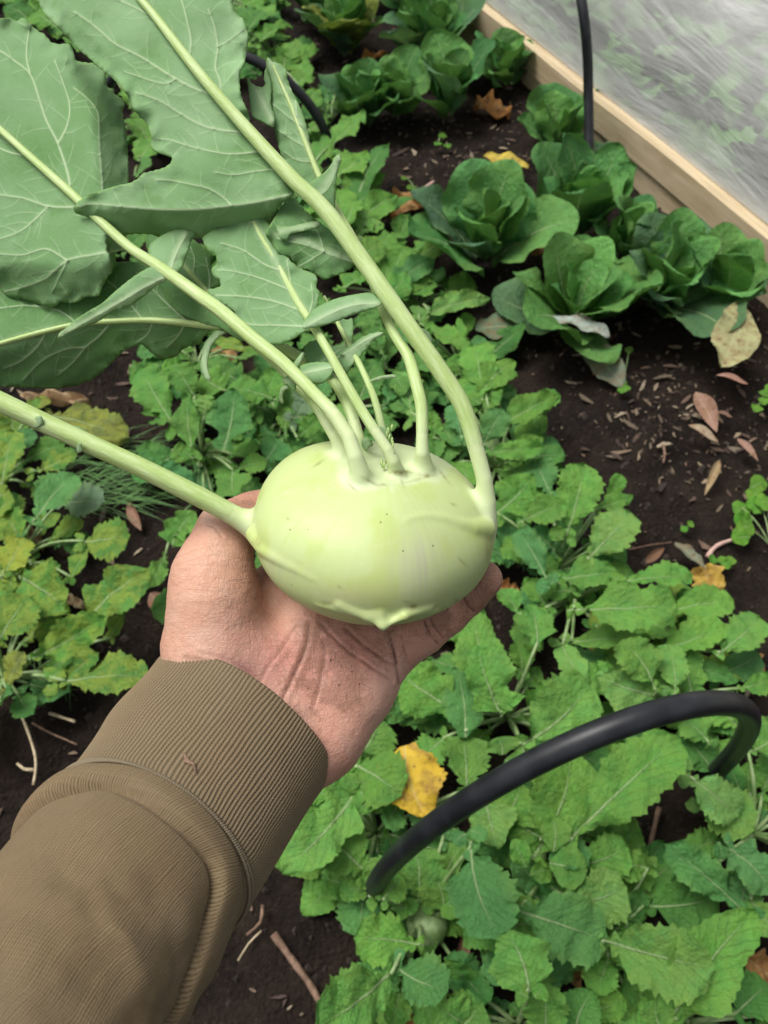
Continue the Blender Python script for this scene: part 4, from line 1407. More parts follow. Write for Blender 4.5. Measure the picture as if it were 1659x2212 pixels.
STALKS = {
 'a': [(1022, 1172, 10, 24), (1047, 1132, -14, 22), (1053, 1085, -30, 18), (1046, 1035, -40, 17), (1030, 975, -46, 17), (1000, 880, -55, 17.5),
       (950, 800, -60, 18), (884, 707, -62, 18), (770, 545, -50, 18), (700, 452, -44, 17), (630, 385, -40, 16), (530, 275, -30, 13.5),
       (430, 158, -20, 11), (340, 42, 0, 9), (305, 0, 5, 8), (250, -70, 20, 6), (190, -130, 30, 4)],
 'b': [(787, 1050, -105, 26), (778, 1025, -135, 21), (768, 988, -146, 16.5), (754, 945, -142, 15), (724, 899, -130, 14.5), (681, 853, -110, 13), (615, 787, -80, 14),
       (549, 734, -60, 15), (480, 675, -40, 15), (425, 635, -20, 14.5), (345, 578, 5, 13), (280, 535, 20, 11.5), (200, 462, 45, 10.5), (150, 415, 60, 10),
       (50, 325, 88, 8.5), (0, 280, 100, 8), (-100, 190, 130, 5.5), (-170, 130, 150, 3.5)],
 'c': [(778, 985, -55, 20), (773, 950, -60, 15), (767, 918, -52, 12.5), (745, 862, -20, 12), (714, 816, 10, 12), (648, 773, 50, 12), (590, 742, 75, 11), (505, 713, 92, 9),
       (420, 700, 100, 8), (325, 692, 112, 7), (240, 694, 122, 6.5), (175, 699, 130, 6), (100, 715, 140, 6), (0, 742, 150, 5.5), (-100, 770, 160, 4.5), (-170, 790, 168, 3)],
 'd': [(575, 1160, 0, 30), (543, 1136, -6, 26), (505, 1113, -20, 22), (420, 1068, -40, 21.5), (300, 1008, -60, 20.5), (180, 953, -75, 20), (90, 911, -85, 20.5), (0, 868, -95, 21),
       (-120, 810, -105, 21), (-260, 745, -115, 20)],
 'e': [(858, 1018, -95, 16), (850, 997, -112, 13), (838, 972, -116, 11.5), (813, 935, -114, 11), (780, 883, -105, 10.5), (747, 826, -95, 10), (714, 767, -80, 9.5), (681, 711, -60, 9),
       (645, 655, -35, 8), (622, 612, -18, 7), (597, 565, -4, 6), (562, 507, 10, 5), (545, 470, 20, 4)],
 'f': [(915, 1005, -62, 20), (912, 980, -78, 15), (912, 945, -82, 12.5), (910, 879, -76, 12.5), (899, 830, -65, 12.5), (883, 774, -48, 12), (859, 734, -34, 11), (836, 691, -18, 10.5),
       (785, 560, 5, 10), (725, 450, 25, 8.5), (688, 378, 40, 7), (650, 282, 50, 5.5), (625, 220, 56, 4.5), (605, 175, 60, 3.5), (590, 142, 64, 2)],
 'g': [(833, 962, -60, 12), (824, 920, -72, 8), (810, 866, -70, 7.5), (793, 823, -60, 7), (773, 780, -40, 6.5), (754, 744, -20, 6), (734, 707, 0, 5), (718, 675, 15, 4), (700, 640, 25, 3)],
 'h': [(738, 972, -62, 17), (724, 946, -66, 12), (705, 915, -58, 11), (674, 866, -20, 11), (600, 790, 40, 10), (520, 715, 72, 9), (470, 655, 95, 7), (420, 600, 110, 5), (390, 565, 120, 3.5)],
}
CUT = {'a': 4, 'b': 4, 'c': 2, 'd': 2, 'e': 3, 'f': 2, 'g': 1, 'h': 2}     # stalk points that belong to the bulb's flare

def bulb_field(p, full=True):
    d = bulb_core(p)
    if not full:
        return d
    for k, pts in STALKS.items():
        # the flare reaches a little past the seam so the two surfaces run together
        d = smin(d, chain(p, pts[:CUT[k] + 2], 1), 16 if k in 'ce' else 22 if k in 'bfgh' else 26)
    ridges = [
        [(1046, 1142, 12), (1018, 1142, 8), (990, 1133, 6), (955, 1121, 4.5), (915, 1116, 3.5), (885, 1122, 2.5), (866, 1136, 1.5)],
        [(552, 1155, 10), (566, 1185, 6), (596, 1205, 4), (640, 1228, 2.5), (680, 1250, 1)],
        [(690, 1304, 2), (740, 1312, 5), (800, 1322, 7), (850, 1327, 7), (900, 1324, 5), (940, 1316, 3)],
    ]
    for r in ridges:
        nr_ = len(r) - 1
        c = [(u, v, z + 2.0 * rr - 0.9 + 4.5 * (i / nr_) ** 3 + (4.5 * (1 - i / nr_) ** 3 if r is ridges[2] else 0), 2.0 * rr) for i, (u, v, z, rr) in enumerate(on_bulb(r))]
        d = smin(d, chain(p, c, 1), 8)
    # torn leaf base hanging under the bulb
    z = bulb_dz(820, 1322) or 0
    flap = chain(p, [(735, 1305, (bulb_dz(735, 1300) or z) + 9, 7), (795, 1332, z + 8, 7), (828, 1354, z + 6, 4)], 8)
    flap = smin(flap, chain(p, [(925, 1312, (bulb_dz(925, 1312) or z) + 9, 7), (875, 1331, z + 6, 6), (828, 1354, z + 6, 4)], 8), 14)
    flap = smin(flap, chain(p, [(820, 1325, z + 6, 9), (826, 1345, z + 6, 6)], 8), 14)
    return smin(d, flap, 10)

lo, fb = sample_field(bulb_field, (440 - 829.5, 1106 - 1400, -300), (1125 - 829.5, 1106 - 835, 330), 3.6)
BVt, BF = surface_nets(fb, lo, 3.6)
BVt = relax(BVt, BF, 2, 0.4)
# drop the ends of the flares: the stalk meshes take over there
keep = np.ones(len(BF), bool)
fc = BVt[BF].mean(1)
for k, pts in STALKS.items():
    i = CUT[k]
    a, nxt = H(*pts[i][:3]), H(*pts[i + 1][:3])
    t = (nxt - a) / np.linalg.norm(nxt - a)
    near = np.linalg.norm(fc - lerp(a, nxt, 0.5), axis=1) < np.linalg.norm(nxt - a) * 0.5 + 60
    keep &= ~(near & ((fc - a) @ t > 16) & (chain(fc, pts[i:i + 3], 4) < 6))
BF = BF[keep]
used = np.unique(BF)
remap = -np.ones(len(BVt), int)
remap[used] = np.arange(len(used))
BVt, BF = BVt[used], remap[BF]
px, py = hpx(BVt)
q = BVt - BC
w = q @ BAX
rho = np.sqrt((q @ BU) ** 2 + (q @ BV) ** 2)
th = np.arctan2(q @ BV, q @ BU)
dst = np.full(len(BVt), 1e9)
for k, pts in STALKS.items():
    dst = np.minimum(dst, chain(BVt, pts[:CUT[k] + 2], 1))
def C3(r, g_, b): return np.array([[r, g_, b]])
def blend(c, col, f): return c + (np.array(col)[None] - c) * np.clip(f, 0, 1)[:, None]
nz = fbm(BVt / 70.0, 3)
col = np.repeat(C3(0.53, 0.625, 0.28), len(BVt), 0)
col = blend(col, (0.46, 0.56, 0.15), sstep(0.0, 0.8, nz + 0.5 * sstep(700, 560, px)) * 0.6)
st = vnoise(np.stack([th * 26, w / 160.0, w * 0], 1), 5) + 0.6 * vnoise(np.stack([th * 60, w / 90.0, w * 0], 1), 6)
col = blend(col, (0.42, 0.54, 0.12), sstep(0.25, 1.1, st) * sstep(-40, 90, w) * 0.14)
col = blend(col, (0.64, 0.71, 0.42), sstep(0.2, 1.0, -st) * 0.10)
crown = sstep(140, 118, np.hypot(px - 850, (py - 1000) * 2.3) + 34 * nz + 10 * st)
col = blend(col, (0.62, 0.70, 0.44), crown * 0.8)
col = blend(col, (0.66, 0.75, 0.46), sstep(34, 4, dst) * 0.9)
col = blend(col, (0.47, 0.60, 0.22), sstep(-2, -8, dst - 6) * 0.3)
pb = np.exp(-(((px - 905) / 60) ** 2 + ((py - 1215) / 75) ** 2)) + 0.6 * np.exp(-(((px - 620) / 50) ** 2 + ((py - 1225) / 30) ** 2))
col = blend(col, (0.46, 0.43, 0.36), pb * 0.55 * (0.75 + 0.5 * vnoise(np.stack([th * 40, w / 200, w * 0], 1), 9)))
col = blend(col, (0.58, 0.50, 0.30), np.exp(-(((px - 760) / 110) ** 2 + ((py - 1285) / 24) ** 2)) * 0.35)
scar = np.exp(-((px - 868) / 26) ** 2 - ((py - 1021) / 5) ** 2) + 0.7 * np.exp(-((px - 920) / 12) ** 2 - ((py - 1027) / 3.5) ** 2) + 0.6 * np.exp(-((px - 828) / 9) ** 2 - ((py - 1047) / 3) ** 2)
scar += 0.8 * np.exp(-((px - 893) / 12) ** 2 - ((py - 1310) / 6) ** 2) + 0.7 * np.exp(-((px - 700) / 12) ** 2 - ((py - 1303) / 4) ** 2) + 0.7 * np.exp(-((px - 985) / 6) ** 2 - ((py - 1297) / 5) ** 2)
for mx, my, ml, ma in ((800, 1040, 22, 0.5), (905, 1035, 30, -0.25), (760, 1052, 14, 0.7), (960, 1030, 18, 0.9), (690, 1000, 16, -0.6), (870, 1045, 10, 1.2), (1000, 1215, 14, 0.8), (880, 1300, 10, 0.1), (735, 1270, 9, 0.6), (620, 1120, 6, 0.3), (980, 1090, 7, 0.4)):
    u_, v_ = (px - mx) * math.cos(ma) + (py - my) * math.sin(ma), -(px - mx) * math.sin(ma) + (py - my) * math.cos(ma)
    scar += 0.5 * np.exp(-(u_ / ml) ** 2 - (v_ / 2.8) ** 2)
scar += 0.55 * np.exp(-((px - 1052) / 6) ** 2 - ((py - 1185) / 25) ** 2) + 0.5 * np.exp(-((px - 556) / 8) ** 2 - ((py - 1172) / 10) ** 2)
col = blend(col, (0.20, 0.15, 0.05), np.clip(scar * 1.4, 0, 1) * np.clip(0.7 + 0.6 * vnoise(BVt / 6.0, 4), 0, 1))

kohlrabi = thing("kohlrabi", h2w(BC - BAX * 175), "pale green kohlrabi bulb with long leafy stalks resting in the open hand", "kohlrabi")
me = new_mesh("bulb", h2w(BVt), BF)
add_attr(me, "Col", col, 'FLOAT_COLOR')
set_uv(me, np.stack([th / (2 * math.pi) + 0.5, np.arctan2(w, rho) / math.pi], 1))
bulb = link("bulb", me, M_BULB, kohlrabi)

# ---- stalks
stalk_ob = {}
def stalk_mesh(pts, start, nseg=20, seed=0):
    c = catmull([p for p in pts], 7.0)
    first = np.array(pts[start])
    i0 = int(np.argmin(np.linalg.norm(c[:, :3] - first[:3], axis=1)))
    c = c[max(0, i0 - 4):]
    P = np.array([H(*r[:3]) for r in c])
    R = c[:, 3] * np.interp(np.arange(len(c)), [0, 2, 6, 9], [0.80, 0.86, 1.0, 1.0])
    V, F, U = tube(P, R, nseg)
    # faint ridges along the stalk
    ang = U[:, 0] * 2 * math.pi
    ctr = np.repeat(P, nseg, 0)
    amp = np.repeat(sstep(0, 60, np.arange(len(P)) * 7.0), nseg)
    V = ctr + (V - ctr) * (1 + amp * (0.035 * np.cos(3 * ang + seed) + 0.025 * np.cos(7 * ang + 2 * seed)))[:, None]
    pale = np.repeat(sstep(90, 0, np.arange(len(P)) * 7.0), nseg) * 0.8
    me = new_mesh("leaf_stalk", h2w(V), F)
    set_uv(me, U * np.array([1.0, 0.01]))
    add_attr(me, "pale", pale)
    return me

for i, (k, pts) in enumerate(STALKS.items()):
    stalk_ob[k] = link("leaf_stalk", stalk_mesh(pts, CUT[k], 22, i * 1.3), M_STALK, kohlrabi)

# ---- blades
def auto_veins(veins, outline, rng, side_len=(26, 70), gap=30):
    """short branches off the drawn veins"""
    out = []
    for v, wd in veins:
        c = catmull(v, 4.0)
        L = len(c)
        j = rng.uniform(4, 8)
        sgn = 1
        while j < L - 2:
            a = c[int(j)]
            d = c[min(L - 1, int(j) + 2)] - c[max(0, int(j) - 2)]
            d = d / (np.linalg.norm(d) + 1e-9)
            for s_ in ((1, -1) if rng.random() < 0.3 else (sgn,)):
                ang = math.radians(rng.uniform(38, 62)) * s_
                e = np.array([d[0] * math.cos(ang) - d[1] * math.sin(ang), d[0] * math.sin(ang) + d[1] * math.cos(ang)])
                ln = rng.uniform(*side_len) * (0.6 + 0.6 * (1 - j / L))
                bend = rng.uniform(-0.35, 0.35)
                pts = [a]
                for t in (0.33, 0.66, 1.0):
                    rot = bend * t
                    e2 = np.array([e[0] * math.cos(rot) - e[1] * math.sin(rot), e[0] * math.sin(rot) + e[1] * math.cos(rot)])
                    pts.append(a + e2 * ln * t)
                pts = np.array(pts)
                ok = inside_poly(pts[:, 0], pts[:, 1], outline)
                if ok.all():
                    out.append((pts, 1.1))
            sgn = -sgn
            j += rng.uniform(0.7, 1.4) * gap / 4.0
    return out

def blade(parent, name, outline, rib, veins=(), zb=0.0, ze=0.0, tilt=0.0, cup=0.0, ripple=6.0, teeth=2.2, seed=1, sc=0.5, grid_step=8.0, mat=None, twist=0.0, ox=0.0, oy=0.0, auto=True, bends=(), tone=0.35):
    """A leaf blade. outline, rib and veins are traced on the leaf's own face; zb..ze is how far it lies behind the reference
    plane along the rib, tilt and cup bend it across the rib, ripple frills the margin."""
    rng = random.Random(seed)
    T = lambda P: np.asarray(P, float) * sc + np.array([ox, oy])
    O = catmull(T(outline), 4.0, True)
    # saw teeth and frill on the margin
    n = len(O)
    s = np.concatenate([[0], np.cumsum(np.linalg.norm(np.diff(O, axis=0), axis=1))])
    tang = np.roll(O, -1, 0) - np.roll(O, 1, 0)
    nor = np.stack([-tang[:, 1], tang[:, 0]], 1) / (np.linalg.norm(tang, axis=1)[:, None] + 1e-9)
    per = 15.0
    O = O + nor * (teeth * (np.abs(((s / per + 0.35 * np.sin(s / 41.0)) % 1) - 0.5) * 2 - 0.5) * (0.6 + 0.4 * np.sin(s / 27.0 + seed)))[:, None]
    R = T(rib)
    V = [(T(v), wd) for v, wd in veins]
    if auto:
        V = V + auto_veins(V + [(R, 2)], O, rng, gap=34) 
    x0, y0 = O.min(0)
    x1, y1 = O.max(0)
    gx, gy = np.meshgrid(np.arange(x0, x1, grid_step), np.arange(y0, y1, grid_step))
    pts = np.stack([gx.ravel(), gy.ravel()], 1) + np.array([[rng.uniform(-1.5, 1.5), rng.uniform(-1.5, 1.5)] for _ in range(gx.size)])
    dense = []
    for v, wd in V:
        c = catmull(v, 4.0)
        tg = np.gradient(c, axis=0)
        nn = np.stack([-tg[:, 1], tg[:, 0]], 1) / (np.linalg.norm(tg, axis=1)[:, None] + 1e-9)
        for off in (0, -1.6 * wd, 1.6 * wd, -3.2 * wd, 3.2 * wd):
            dense.append(c + nn * off)
    if dense:
        dense = np.concatenate(dense)
        occ = set(map(tuple, np.round(dense / 7.0).astype(int)))
        pts = np.concatenate([np.array([p for p in pts if tuple(np.round(p / 7.0).astype(int)) not in occ]).reshape(-1, 2), dense])
    de, _, _ = poly_dist(pts[:, 0], pts[:, 1], np.vstack([O, O[:1]]))
    pts = pts[inside_poly(pts[:, 0], pts[:, 1], O) & (de > 2.2)]
    # thin out near-coincident points
    key = np.unique(np.round(pts / 1.3).astype(int), axis=0, return_index=True)[1]
    pts = pts[key]
    allp = np.concatenate([O, pts])
    edges = [(i, (i + 1) % n) for i in range(n)]
    res = delaunay_2d_cdt([Vector(p) for p in allp], edges, [], 1, 0.01)
    v2 = np.array([tuple(v) for v in res[0]])
    tris = [tuple(f) for f in res[2]]
    x, y = v2[:, 0], v2[:, 1]
    de, _, _ = poly_dist(x, y, np.vstack([O, O[:1]]))
    dr, _, side = poly_dist(x, y, R)
    ax_ = R[-1] - R[0]
    t = ((x - R[0][0]) * ax_[0] + (y - R[0][1]) * ax_[1]) / (ax_ @ ax_)
    dist = dr * side
    edge = sstep(45, 0, de)
    P3 = np.stack([x / 38.0, y / 38.0, x * 0 + seed * 3.1], 1)
    z = lerp(zb, ze, t) + tilt * dist + cup * dr * dr / 100.0 + twist * dist * (t - 0.5)
    z = z + ripple * edge * (vnoise(P3, seed) + 0.6 * vnoise(P3 * 2.1, seed + 5)) + (9.0 if ripple >= 14 else 3.5) * vnoise(P3 * 0.42, seed + 9)
    for line, sgn, amt in bends:                       # folds: past the line the blade turns away
        db, _, sb = poly_dist(x, y, catmull(T(line), 10.0))
        dd = np.where(sb == sgn, db, 0)
        z = z + amt * (np.sqrt(dd * dd + 300.0) - 17.3)
    vein = np.zeros(len(x))
    for v, wd in V:
        m = np.nonzero((x > v[:, 0].min() - 25) & (x < v[:, 0].max() + 25) & (y > v[:, 1].min() - 25) & (y < v[:, 1].max() + 25))[0]
        if not len(m):
            continue
        d, p, _ = poly_dist(x[m], y[m], v if wd < 1.15 else catmull(v, 8.0))
        taper = 1 - 0.6 * p
        vein[m] = np.maximum(vein[m], np.exp(-(d / (1.25 * wd * taper)) ** 2) * (0.38 if wd < 1.15 else 0.95) * (1 - 0.3 * p))
        z[m] += (0.25 if wd < 1.15 else 0.85) * (-min(wd, 2.2) * np.exp(-(d / (1.8 * wd)) ** 2) + 0.8 * np.exp(-((d - 6 * wd) / (5 * wd)) ** 2))
    vein = np.maximum(vein, 0.6 * np.exp(-(dr / 7.0) ** 2))
    k = 1 + z / FPX
    P = np.stack([(x - 829.5) * k, (1106 - y) * k, z], 1)
    W = h2w(P)
    # make all faces look at the lens side
    a, b_, c_ = (W[[f[i] for f in tris]] for i in range(3))
    nr = np.cross(b_ - a, c_ - a)
    flip = (nr * (a - CAM)).sum(1) > 0
    tris = [f[::-1] if fl else f for f, fl in zip(tris, flip)]
    me = new_mesh(name, W, tris)
    add_attr(me, "vein", vein)
    add_attr(me, "tone", np.clip(tone + 0.25 * vnoise(P3 * 0.35, seed + 20), 0, 1))
    add_attr(me, "edge", sstep(2.4, 0.6, de))
    ob = link(name, me, mat or M_HLEAF, parent)
    sm = ob.modifiers.new("thickness", 'SOLIDIFY')
    sm.thickness = 0.0007
    sm.offset = -1
    return ob

BEND_L1, BEND_L2, BEND_L3 = -1, 1, -1
# the big leaf (traced at twice the reference units)
A_OUT = [(165, 0), (205, 75), (255, 120), (300, 175), (340, 215), (385, 250), (440, 300), (475, 330), (520, 370), (550, 410), (565, 455), (600, 500), (630, 530), (648, 570),
 (655, 600), (655, 635), (680, 655), (715, 668), (742, 680), (735, 705), (705, 725), (660, 738), (615, 750), (600, 768), (560, 790), (510, 800), (445, 820), (400, 835),
 (365, 850), (330, 880), (318, 905), (330, 922), (370, 935), (420, 945), (455, 970), (470, 1000), (490, 1018), (540, 1015), (600, 1010), (660, 1015), (700, 1030), (740, 1025),
 (800, 1030), (870, 1030), (930, 1040), (975, 1065), (995, 1078), (1005, 1060), (1050, 1050), (1100, 1025), (1140, 990), (1175, 950), (1200, 905), (1230, 870), (1262, 846),
 (1268, 800), (1180, 680), (1082, 556), (1075, 510), (1060, 460), (1040, 410), (1035, 350), (1040, 300), (1055, 270), (1065, 220), (1072, 160), (1060, 110), (1050, 80), (1035, 70),
 (1010, 45), (1005, 15), (1010, -10), (1000, -60), (960, -140), (850, -230), (700, -280), (560, -290), (400, -230), (270, -140), (180, -60)]
A_RIB = [(1330, 870), (1260, 790), (1160, 670), (1060, 556), (960, 445), (860, 318), (760, 190), (680, 85), (610, 0), (500, -140), (400, -250)]
A_V = [([(1262, 838), (1200, 852), (1100, 875), (1000, 888), (850, 905), (700, 905), (550, 893), (400, 880), (345, 892)], 2.4),
 ([(1000, 888), (960, 850), (900, 815), (820, 795), (740, 780), (680, 775)], 1.5),
 ([(1120, 655), (1000, 665), (900, 650), (800, 625), (740, 605), (690, 600)], 1.6), ([(1040, 570), (950, 560), (870, 540), (780, 490), (700, 440), (640, 415), (590, 400)], 2.0),
 ([(925, 408), (850, 385), (760, 340), (680, 290), (600, 240), (500, 190), (430, 130), (380, 90), (320, 50)], 2.2), ([(680, 85), (640, 60), (560, 20), (470, -20), (380, -60)], 1.7),
 ([(955, 440), (950, 350), (930, 290), (940, 200), (925, 110), (900, 40)], 1.8), ([(815, 250), (825, 180), (810, 100), (790, 20), (760, -60)], 1.8),
 ([(760, 340), (720, 360), (660, 350), (600, 330), (540, 310)], 1.3), ([(940, 200), (980, 180), (1020, 150), (1050, 130)], 1.3), ([(1200, 730), (1100, 740), (1010, 755), (940, 745)], 1.3)]
blade(stalk_ob['a'], "leaf_blade", A_OUT, A_RIB, A_V, -34, 22, 0.05, 0.035, 15, 2.2, 1, grid_step=9, bends=[([(1340, 830), (1200, 850), (1000, 880), (700, 895), (400, 880), (200, 870)], BEND_L1, 1.5)], tone=0.12)
blade(stalk_ob['a'], "leaf_lobe", [(1310, 812), (1350, 780), (1400, 745), (1430, 710), (1450, 675), (1470, 668), (1474, 695), (1460, 740), (1452, 790), (1450, 850), (1445, 910), (1425, 945), (1400, 940), (1360, 895), (1325, 850)],
      [(1330, 860), (1390, 820), (1440, 740), (1465, 680)], [([(1345, 865), (1400, 830), (1430, 790), (1450, 740)], 1.4)], -36, -10, 0.1, 0.3, 5, 1.5, 2)
# cupped bean-shaped lobe lower down the same stalk (traced on an enlargement)
blade(stalk_ob['a'], "leaf_lobe", [(840, 318), (815, 290), (800, 265), (750, 252), (650, 265), (540, 290), (440, 330), (380, 370), (332, 430), (318, 478), (370, 482), (450, 467), (540, 442), (620, 408), (700, 378), (780, 352), (818, 338)],
      [(835, 330), (700, 320), (560, 360), (420, 430), (330, 476)], [([(800, 320), (650, 335), (500, 390), (380, 455)], 1.2)], -66, -88, 0.25, 1.6, 3, 0.6, 3, sc=0.33067, ox=548.6, oy=548.6, grid_step=5)
# left leaf
B_OUT = [(0, 78), (40, 75), (70, 90), (100, 75), (125, 95), (160, 130), (195, 150), (220, 180), (255, 190), (300, 190), (320, 230), (330, 260), (370, 270), (410, 275), (450, 300), (460, 340), (465, 375),
 (490, 385), (495, 405), (525, 425), (540, 450), (530, 480), (535, 520), (545, 570), (550, 620), (555, 700), (557, 760), (552, 820), (545, 890), (530, 960), (520, 1030), (545, 1062), (545, 1080), (500, 1095), (505, 1150), (490, 1175),
 (470, 1190), (440, 1240), (420, 1280), (370, 1285), (330, 1305), (290, 1310), (260, 1305), (220, 1330), (170, 1315), (130, 1300), (90, 1290), (40, 1285), (10, 1260), (0, 1230), (-30, 1180), (-100, 1150),
 (-250, 1100), (-330, 900), (-350, 600), (-320, 300), (-200, 120), (-100, 70)]
B_RIB = [(560, 1070), (480, 1008), (400, 926), (300, 830), (200, 742), (100, 650), (0, 560), (-200, 380), (-340, 260)]
B_V = [([(300, 828), (295, 760), (250, 620), (200, 520), (170, 430), (130, 320), (60, 260), (0, 220), (-80, 200)], 2.2), ([(130, 320), (115, 250), (118, 180), (130, 100)], 1.5), ([(440, 940), (442, 810), (430, 620), (425, 500), (400, 450), (360, 410), (320, 380)], 1.8),
 ([(250, 620), (290, 540), (300, 450), (270, 350), (240, 270)], 1.5), ([(330, 895), (210, 890), (100, 855), (0, 840), (-120, 800)], 2.0), ([(210, 890), (100, 990), (0, 1030), (-100, 1050)], 1.5), ([(540, 1076), (400, 1100), (290, 1125), (200, 1200), (100, 1240), (20, 1258)], 2.1),
 ([(290, 1125), (200, 1075), (100, 1100), (0, 1097), (-100, 1090)], 1.5), ([(115, 670), (50, 660), (-50, 620), (-150, 580)], 1.6), ([(290, 1125), (260, 1190), (225, 1260)], 1.2)]
blade(stalk_ob['b'], "leaf_blade", B_OUT, B_RIB, B_V, 22, 172, -0.06, 0.05, 15, 2.4, 4, grid_step=9, bends=[([(450, 1000), (410, 800), (395, 600), (370, 450), (250, 250), (180, 50)], BEND_L2, 1.5), ([(560, 1080), (400, 1110), (290, 1130), (100, 1120), (-100, 1110)], BEND_L3, 0.8)], tone=0.45)
blade(stalk_ob['b'], "leaf_lobe", [(722, 1195), (700, 1168), (660, 1150), (600, 1180), (550, 1215), (490, 1265), (440, 1310), (380, 1345), (320, 1385), (280, 1420), (255, 1440), (252, 1466), (290, 1444), (350, 1418), (420, 1392), (490, 1345), (560, 1322), (620, 1282), (680, 1232), (712, 1216)],
      [(720, 1200), (640, 1230), (540, 1290), (400, 1370), (262, 1450)], [([(700, 1205), (620, 1245), (520, 1305), (400, 1375), (300, 1430)], 1.4)], -4, 10, -0.35, 1.0, 5, 1.2, 5, grid_step=6)
blade(stalk_ob['b'], "leaf_lobe", [(660, 1138), (640, 1090), (650, 1050), (700, 1015), (780, 985), (850, 1000), (828, 1040), (812, 1090), (792, 1140), (760, 1188), (715, 1180)],
      [(730, 1180), (745, 1130), (770, 1070), (800, 1010)], [([(735, 1175), (752, 1120), (780, 1060), (805, 1015)], 1.3)], 4, 30, 0.1, 0.6, 5, 1.2, 6)
# lower left leaf
C_OUT = [(1012, 1425), (940, 1424), (900, 1440), (870, 1470), (880, 1490), (840, 1490), (790, 1510), (760, 1540), (700, 1550), (660, 1530), (615, 1490), (590, 1495), (545, 1510), (500, 1550), (460, 1590), (400, 1640), (370, 1650),
 (340, 1665), (300, 1670), (220, 1680), (100, 1675), (0, 1672), (-100, 1680), (-300, 1640), (-370, 1520), (-260, 1360), (0, 1240), (200, 1190), (400, 1150), (560, 1130), (690, 1170), (800, 1260), (900, 1340), (980, 1400)]
C_RIB = [(1010, 1426), (940, 1405), (800, 1390), (650, 1382), (480, 1388), (350, 1400), (200, 1430), (0, 1485), (-340, 1580)]
C_V = [([(810, 1390), (720, 1310), (650, 1240), (590, 1180)], 1.7), ([(620, 1384), (560, 1310), (500, 1240), (430, 1190)], 1.6), ([(480, 1388), (430, 1450), (370, 1500), (320, 1560), (250, 1620)], 1.8), ([(340, 1402), (250, 1340), (120, 1320), (0, 1330)], 1.6),
 ([(660, 1384), (640, 1440), (590, 1480)], 1.4), ([(200, 1430), (160, 1500), (90, 1560), (20, 1590)], 1.6), ([(800, 1392), (770, 1450), (720, 1500)], 1.4), ([(370, 1500), (280, 1510), (180, 1560), (100, 1640)], 1.3)]
blade(stalk_ob['c'], "leaf_blade", C_OUT, C_RIB, C_V, 96, 176, 0.05, 0.05, 14, 2.2, 7, grid_step=9, bends=[(C_RIB, -1, 1.0)], tone=0.8)
# dark leaf between the lobes and the middle leaf
blade(stalk_ob['h'], "leaf_blade", [(640, 1000), (760, 985), (830, 1030), (880, 1070), (920, 1110), (910, 1140), (940, 1200), (950, 1230), (905, 1250), (930, 1300), (1000, 1340), (1060, 1440), (1040, 1470), (960, 1420), (860, 1390), (760, 1340), (690, 1230), (640, 1100)],
      [(1040, 1430), (940, 1310), (840, 1200), (780, 1130), (720, 1040)], [([(940, 1310), (860, 1255), (770, 1200), (700, 1170)], 1.5), ([(900, 1265), (905, 1200), (890, 1120)], 1.4), ([(830, 1190), (840, 1120), (820, 1060)], 1.3)], 75, 130, 0.1, 0.1, 7, 2.0, 8, tone=0.8)
# middle leaf
E_OUT = [(875, 1030), (900, 1080), (930, 1100), (935, 1140), (915, 1160), (920, 1190), (950, 1210), (945, 1240), (900, 1250), (900, 1270), (930, 1300), (990, 1330), (1015, 1350), (1010, 1375), (1060, 1430), (1090, 1455), (1110, 1470), (1150, 1480),
 (1200, 1490), (1230, 1480), (1270, 1460), (1310, 1435), (1352, 1425), (1345, 1380), (1370, 1330), (1375, 1290), (1380, 1260), (1365, 1240), (1370, 1210), (1360, 1185), (1300, 1160), (1260, 1130), (1200, 1060), (1170, 980), (1120, 920), (1050, 930), (980, 970), (910, 1000)]
blade(stalk_ob['e'], "leaf_blade", E_OUT, [(1362, 1424), (1320, 1355), (1260, 1255), (1210, 1165), (1160, 1075), (1120, 1000), (1085, 930)],
      [([(1330, 1410), (1200, 1405), (1080, 1400), (1020, 1370)], 1.6), ([(1310, 1345), (1180, 1300), (1050, 1280), (940, 1275)], 1.7), ([(1215, 1170), (1140, 1140), (1050, 1080), (960, 1050)], 1.6), ([(1265, 1260), (1250, 1190), (1240, 1130)], 1.3), ([(1260, 1255), (1120, 1200), (1000, 1170), (940, 1165)], 1.4), ([(1330, 1370), (1350, 1300), (1345, 1230)], 1.3)],
      -52, 20, -0.02, 0.06, 9, 3.0, 9, grid_step=7)
# leaf half hidden behind the big stalk
blade(stalk_ob['f'], "leaf_lobe", [(1150, 1000), (1180, 950), (1215, 890), (1265, 850), (1330, 920), (1420, 990), (1480, 1050), (1540, 1120), (1515, 1160), (1450, 1190), (1400, 1210), (1370, 1190), (1330, 1165), (1290, 1160), (1270, 1140), (1250, 1110), (1210, 1100), (1180, 1060), (1155, 1030)],
      [(1560, 1110), (1480, 1110), (1400, 1080), (1320, 1040), (1190, 1010)], [([(1520, 1130), (1420, 1095), (1330, 1060), (1200, 1030)], 1.7), ([(1400, 1085), (1330, 1130), (1290, 1150)], 1.2), ([(1400, 1085), (1370, 1000), (1310, 950)], 1.3)], 14, -12, 0.1, 0.25, 9, 3.0, 10, grid_step=7, tone=0.6)
blade(stalk_ob['f'], "leaf_lobe", [(1195, 972), (1250, 978), (1320, 962), (1372, 955), (1385, 972), (1350, 988), (1290, 1002), (1255, 1012), (1240, 1040), (1212, 1030), (1200, 1000)],
      [(1375, 965), (1300, 982), (1210, 1000)], [], -12, -24, 0.3, 2.0, 4, 1.5, 11, grid_step=6, auto=False)
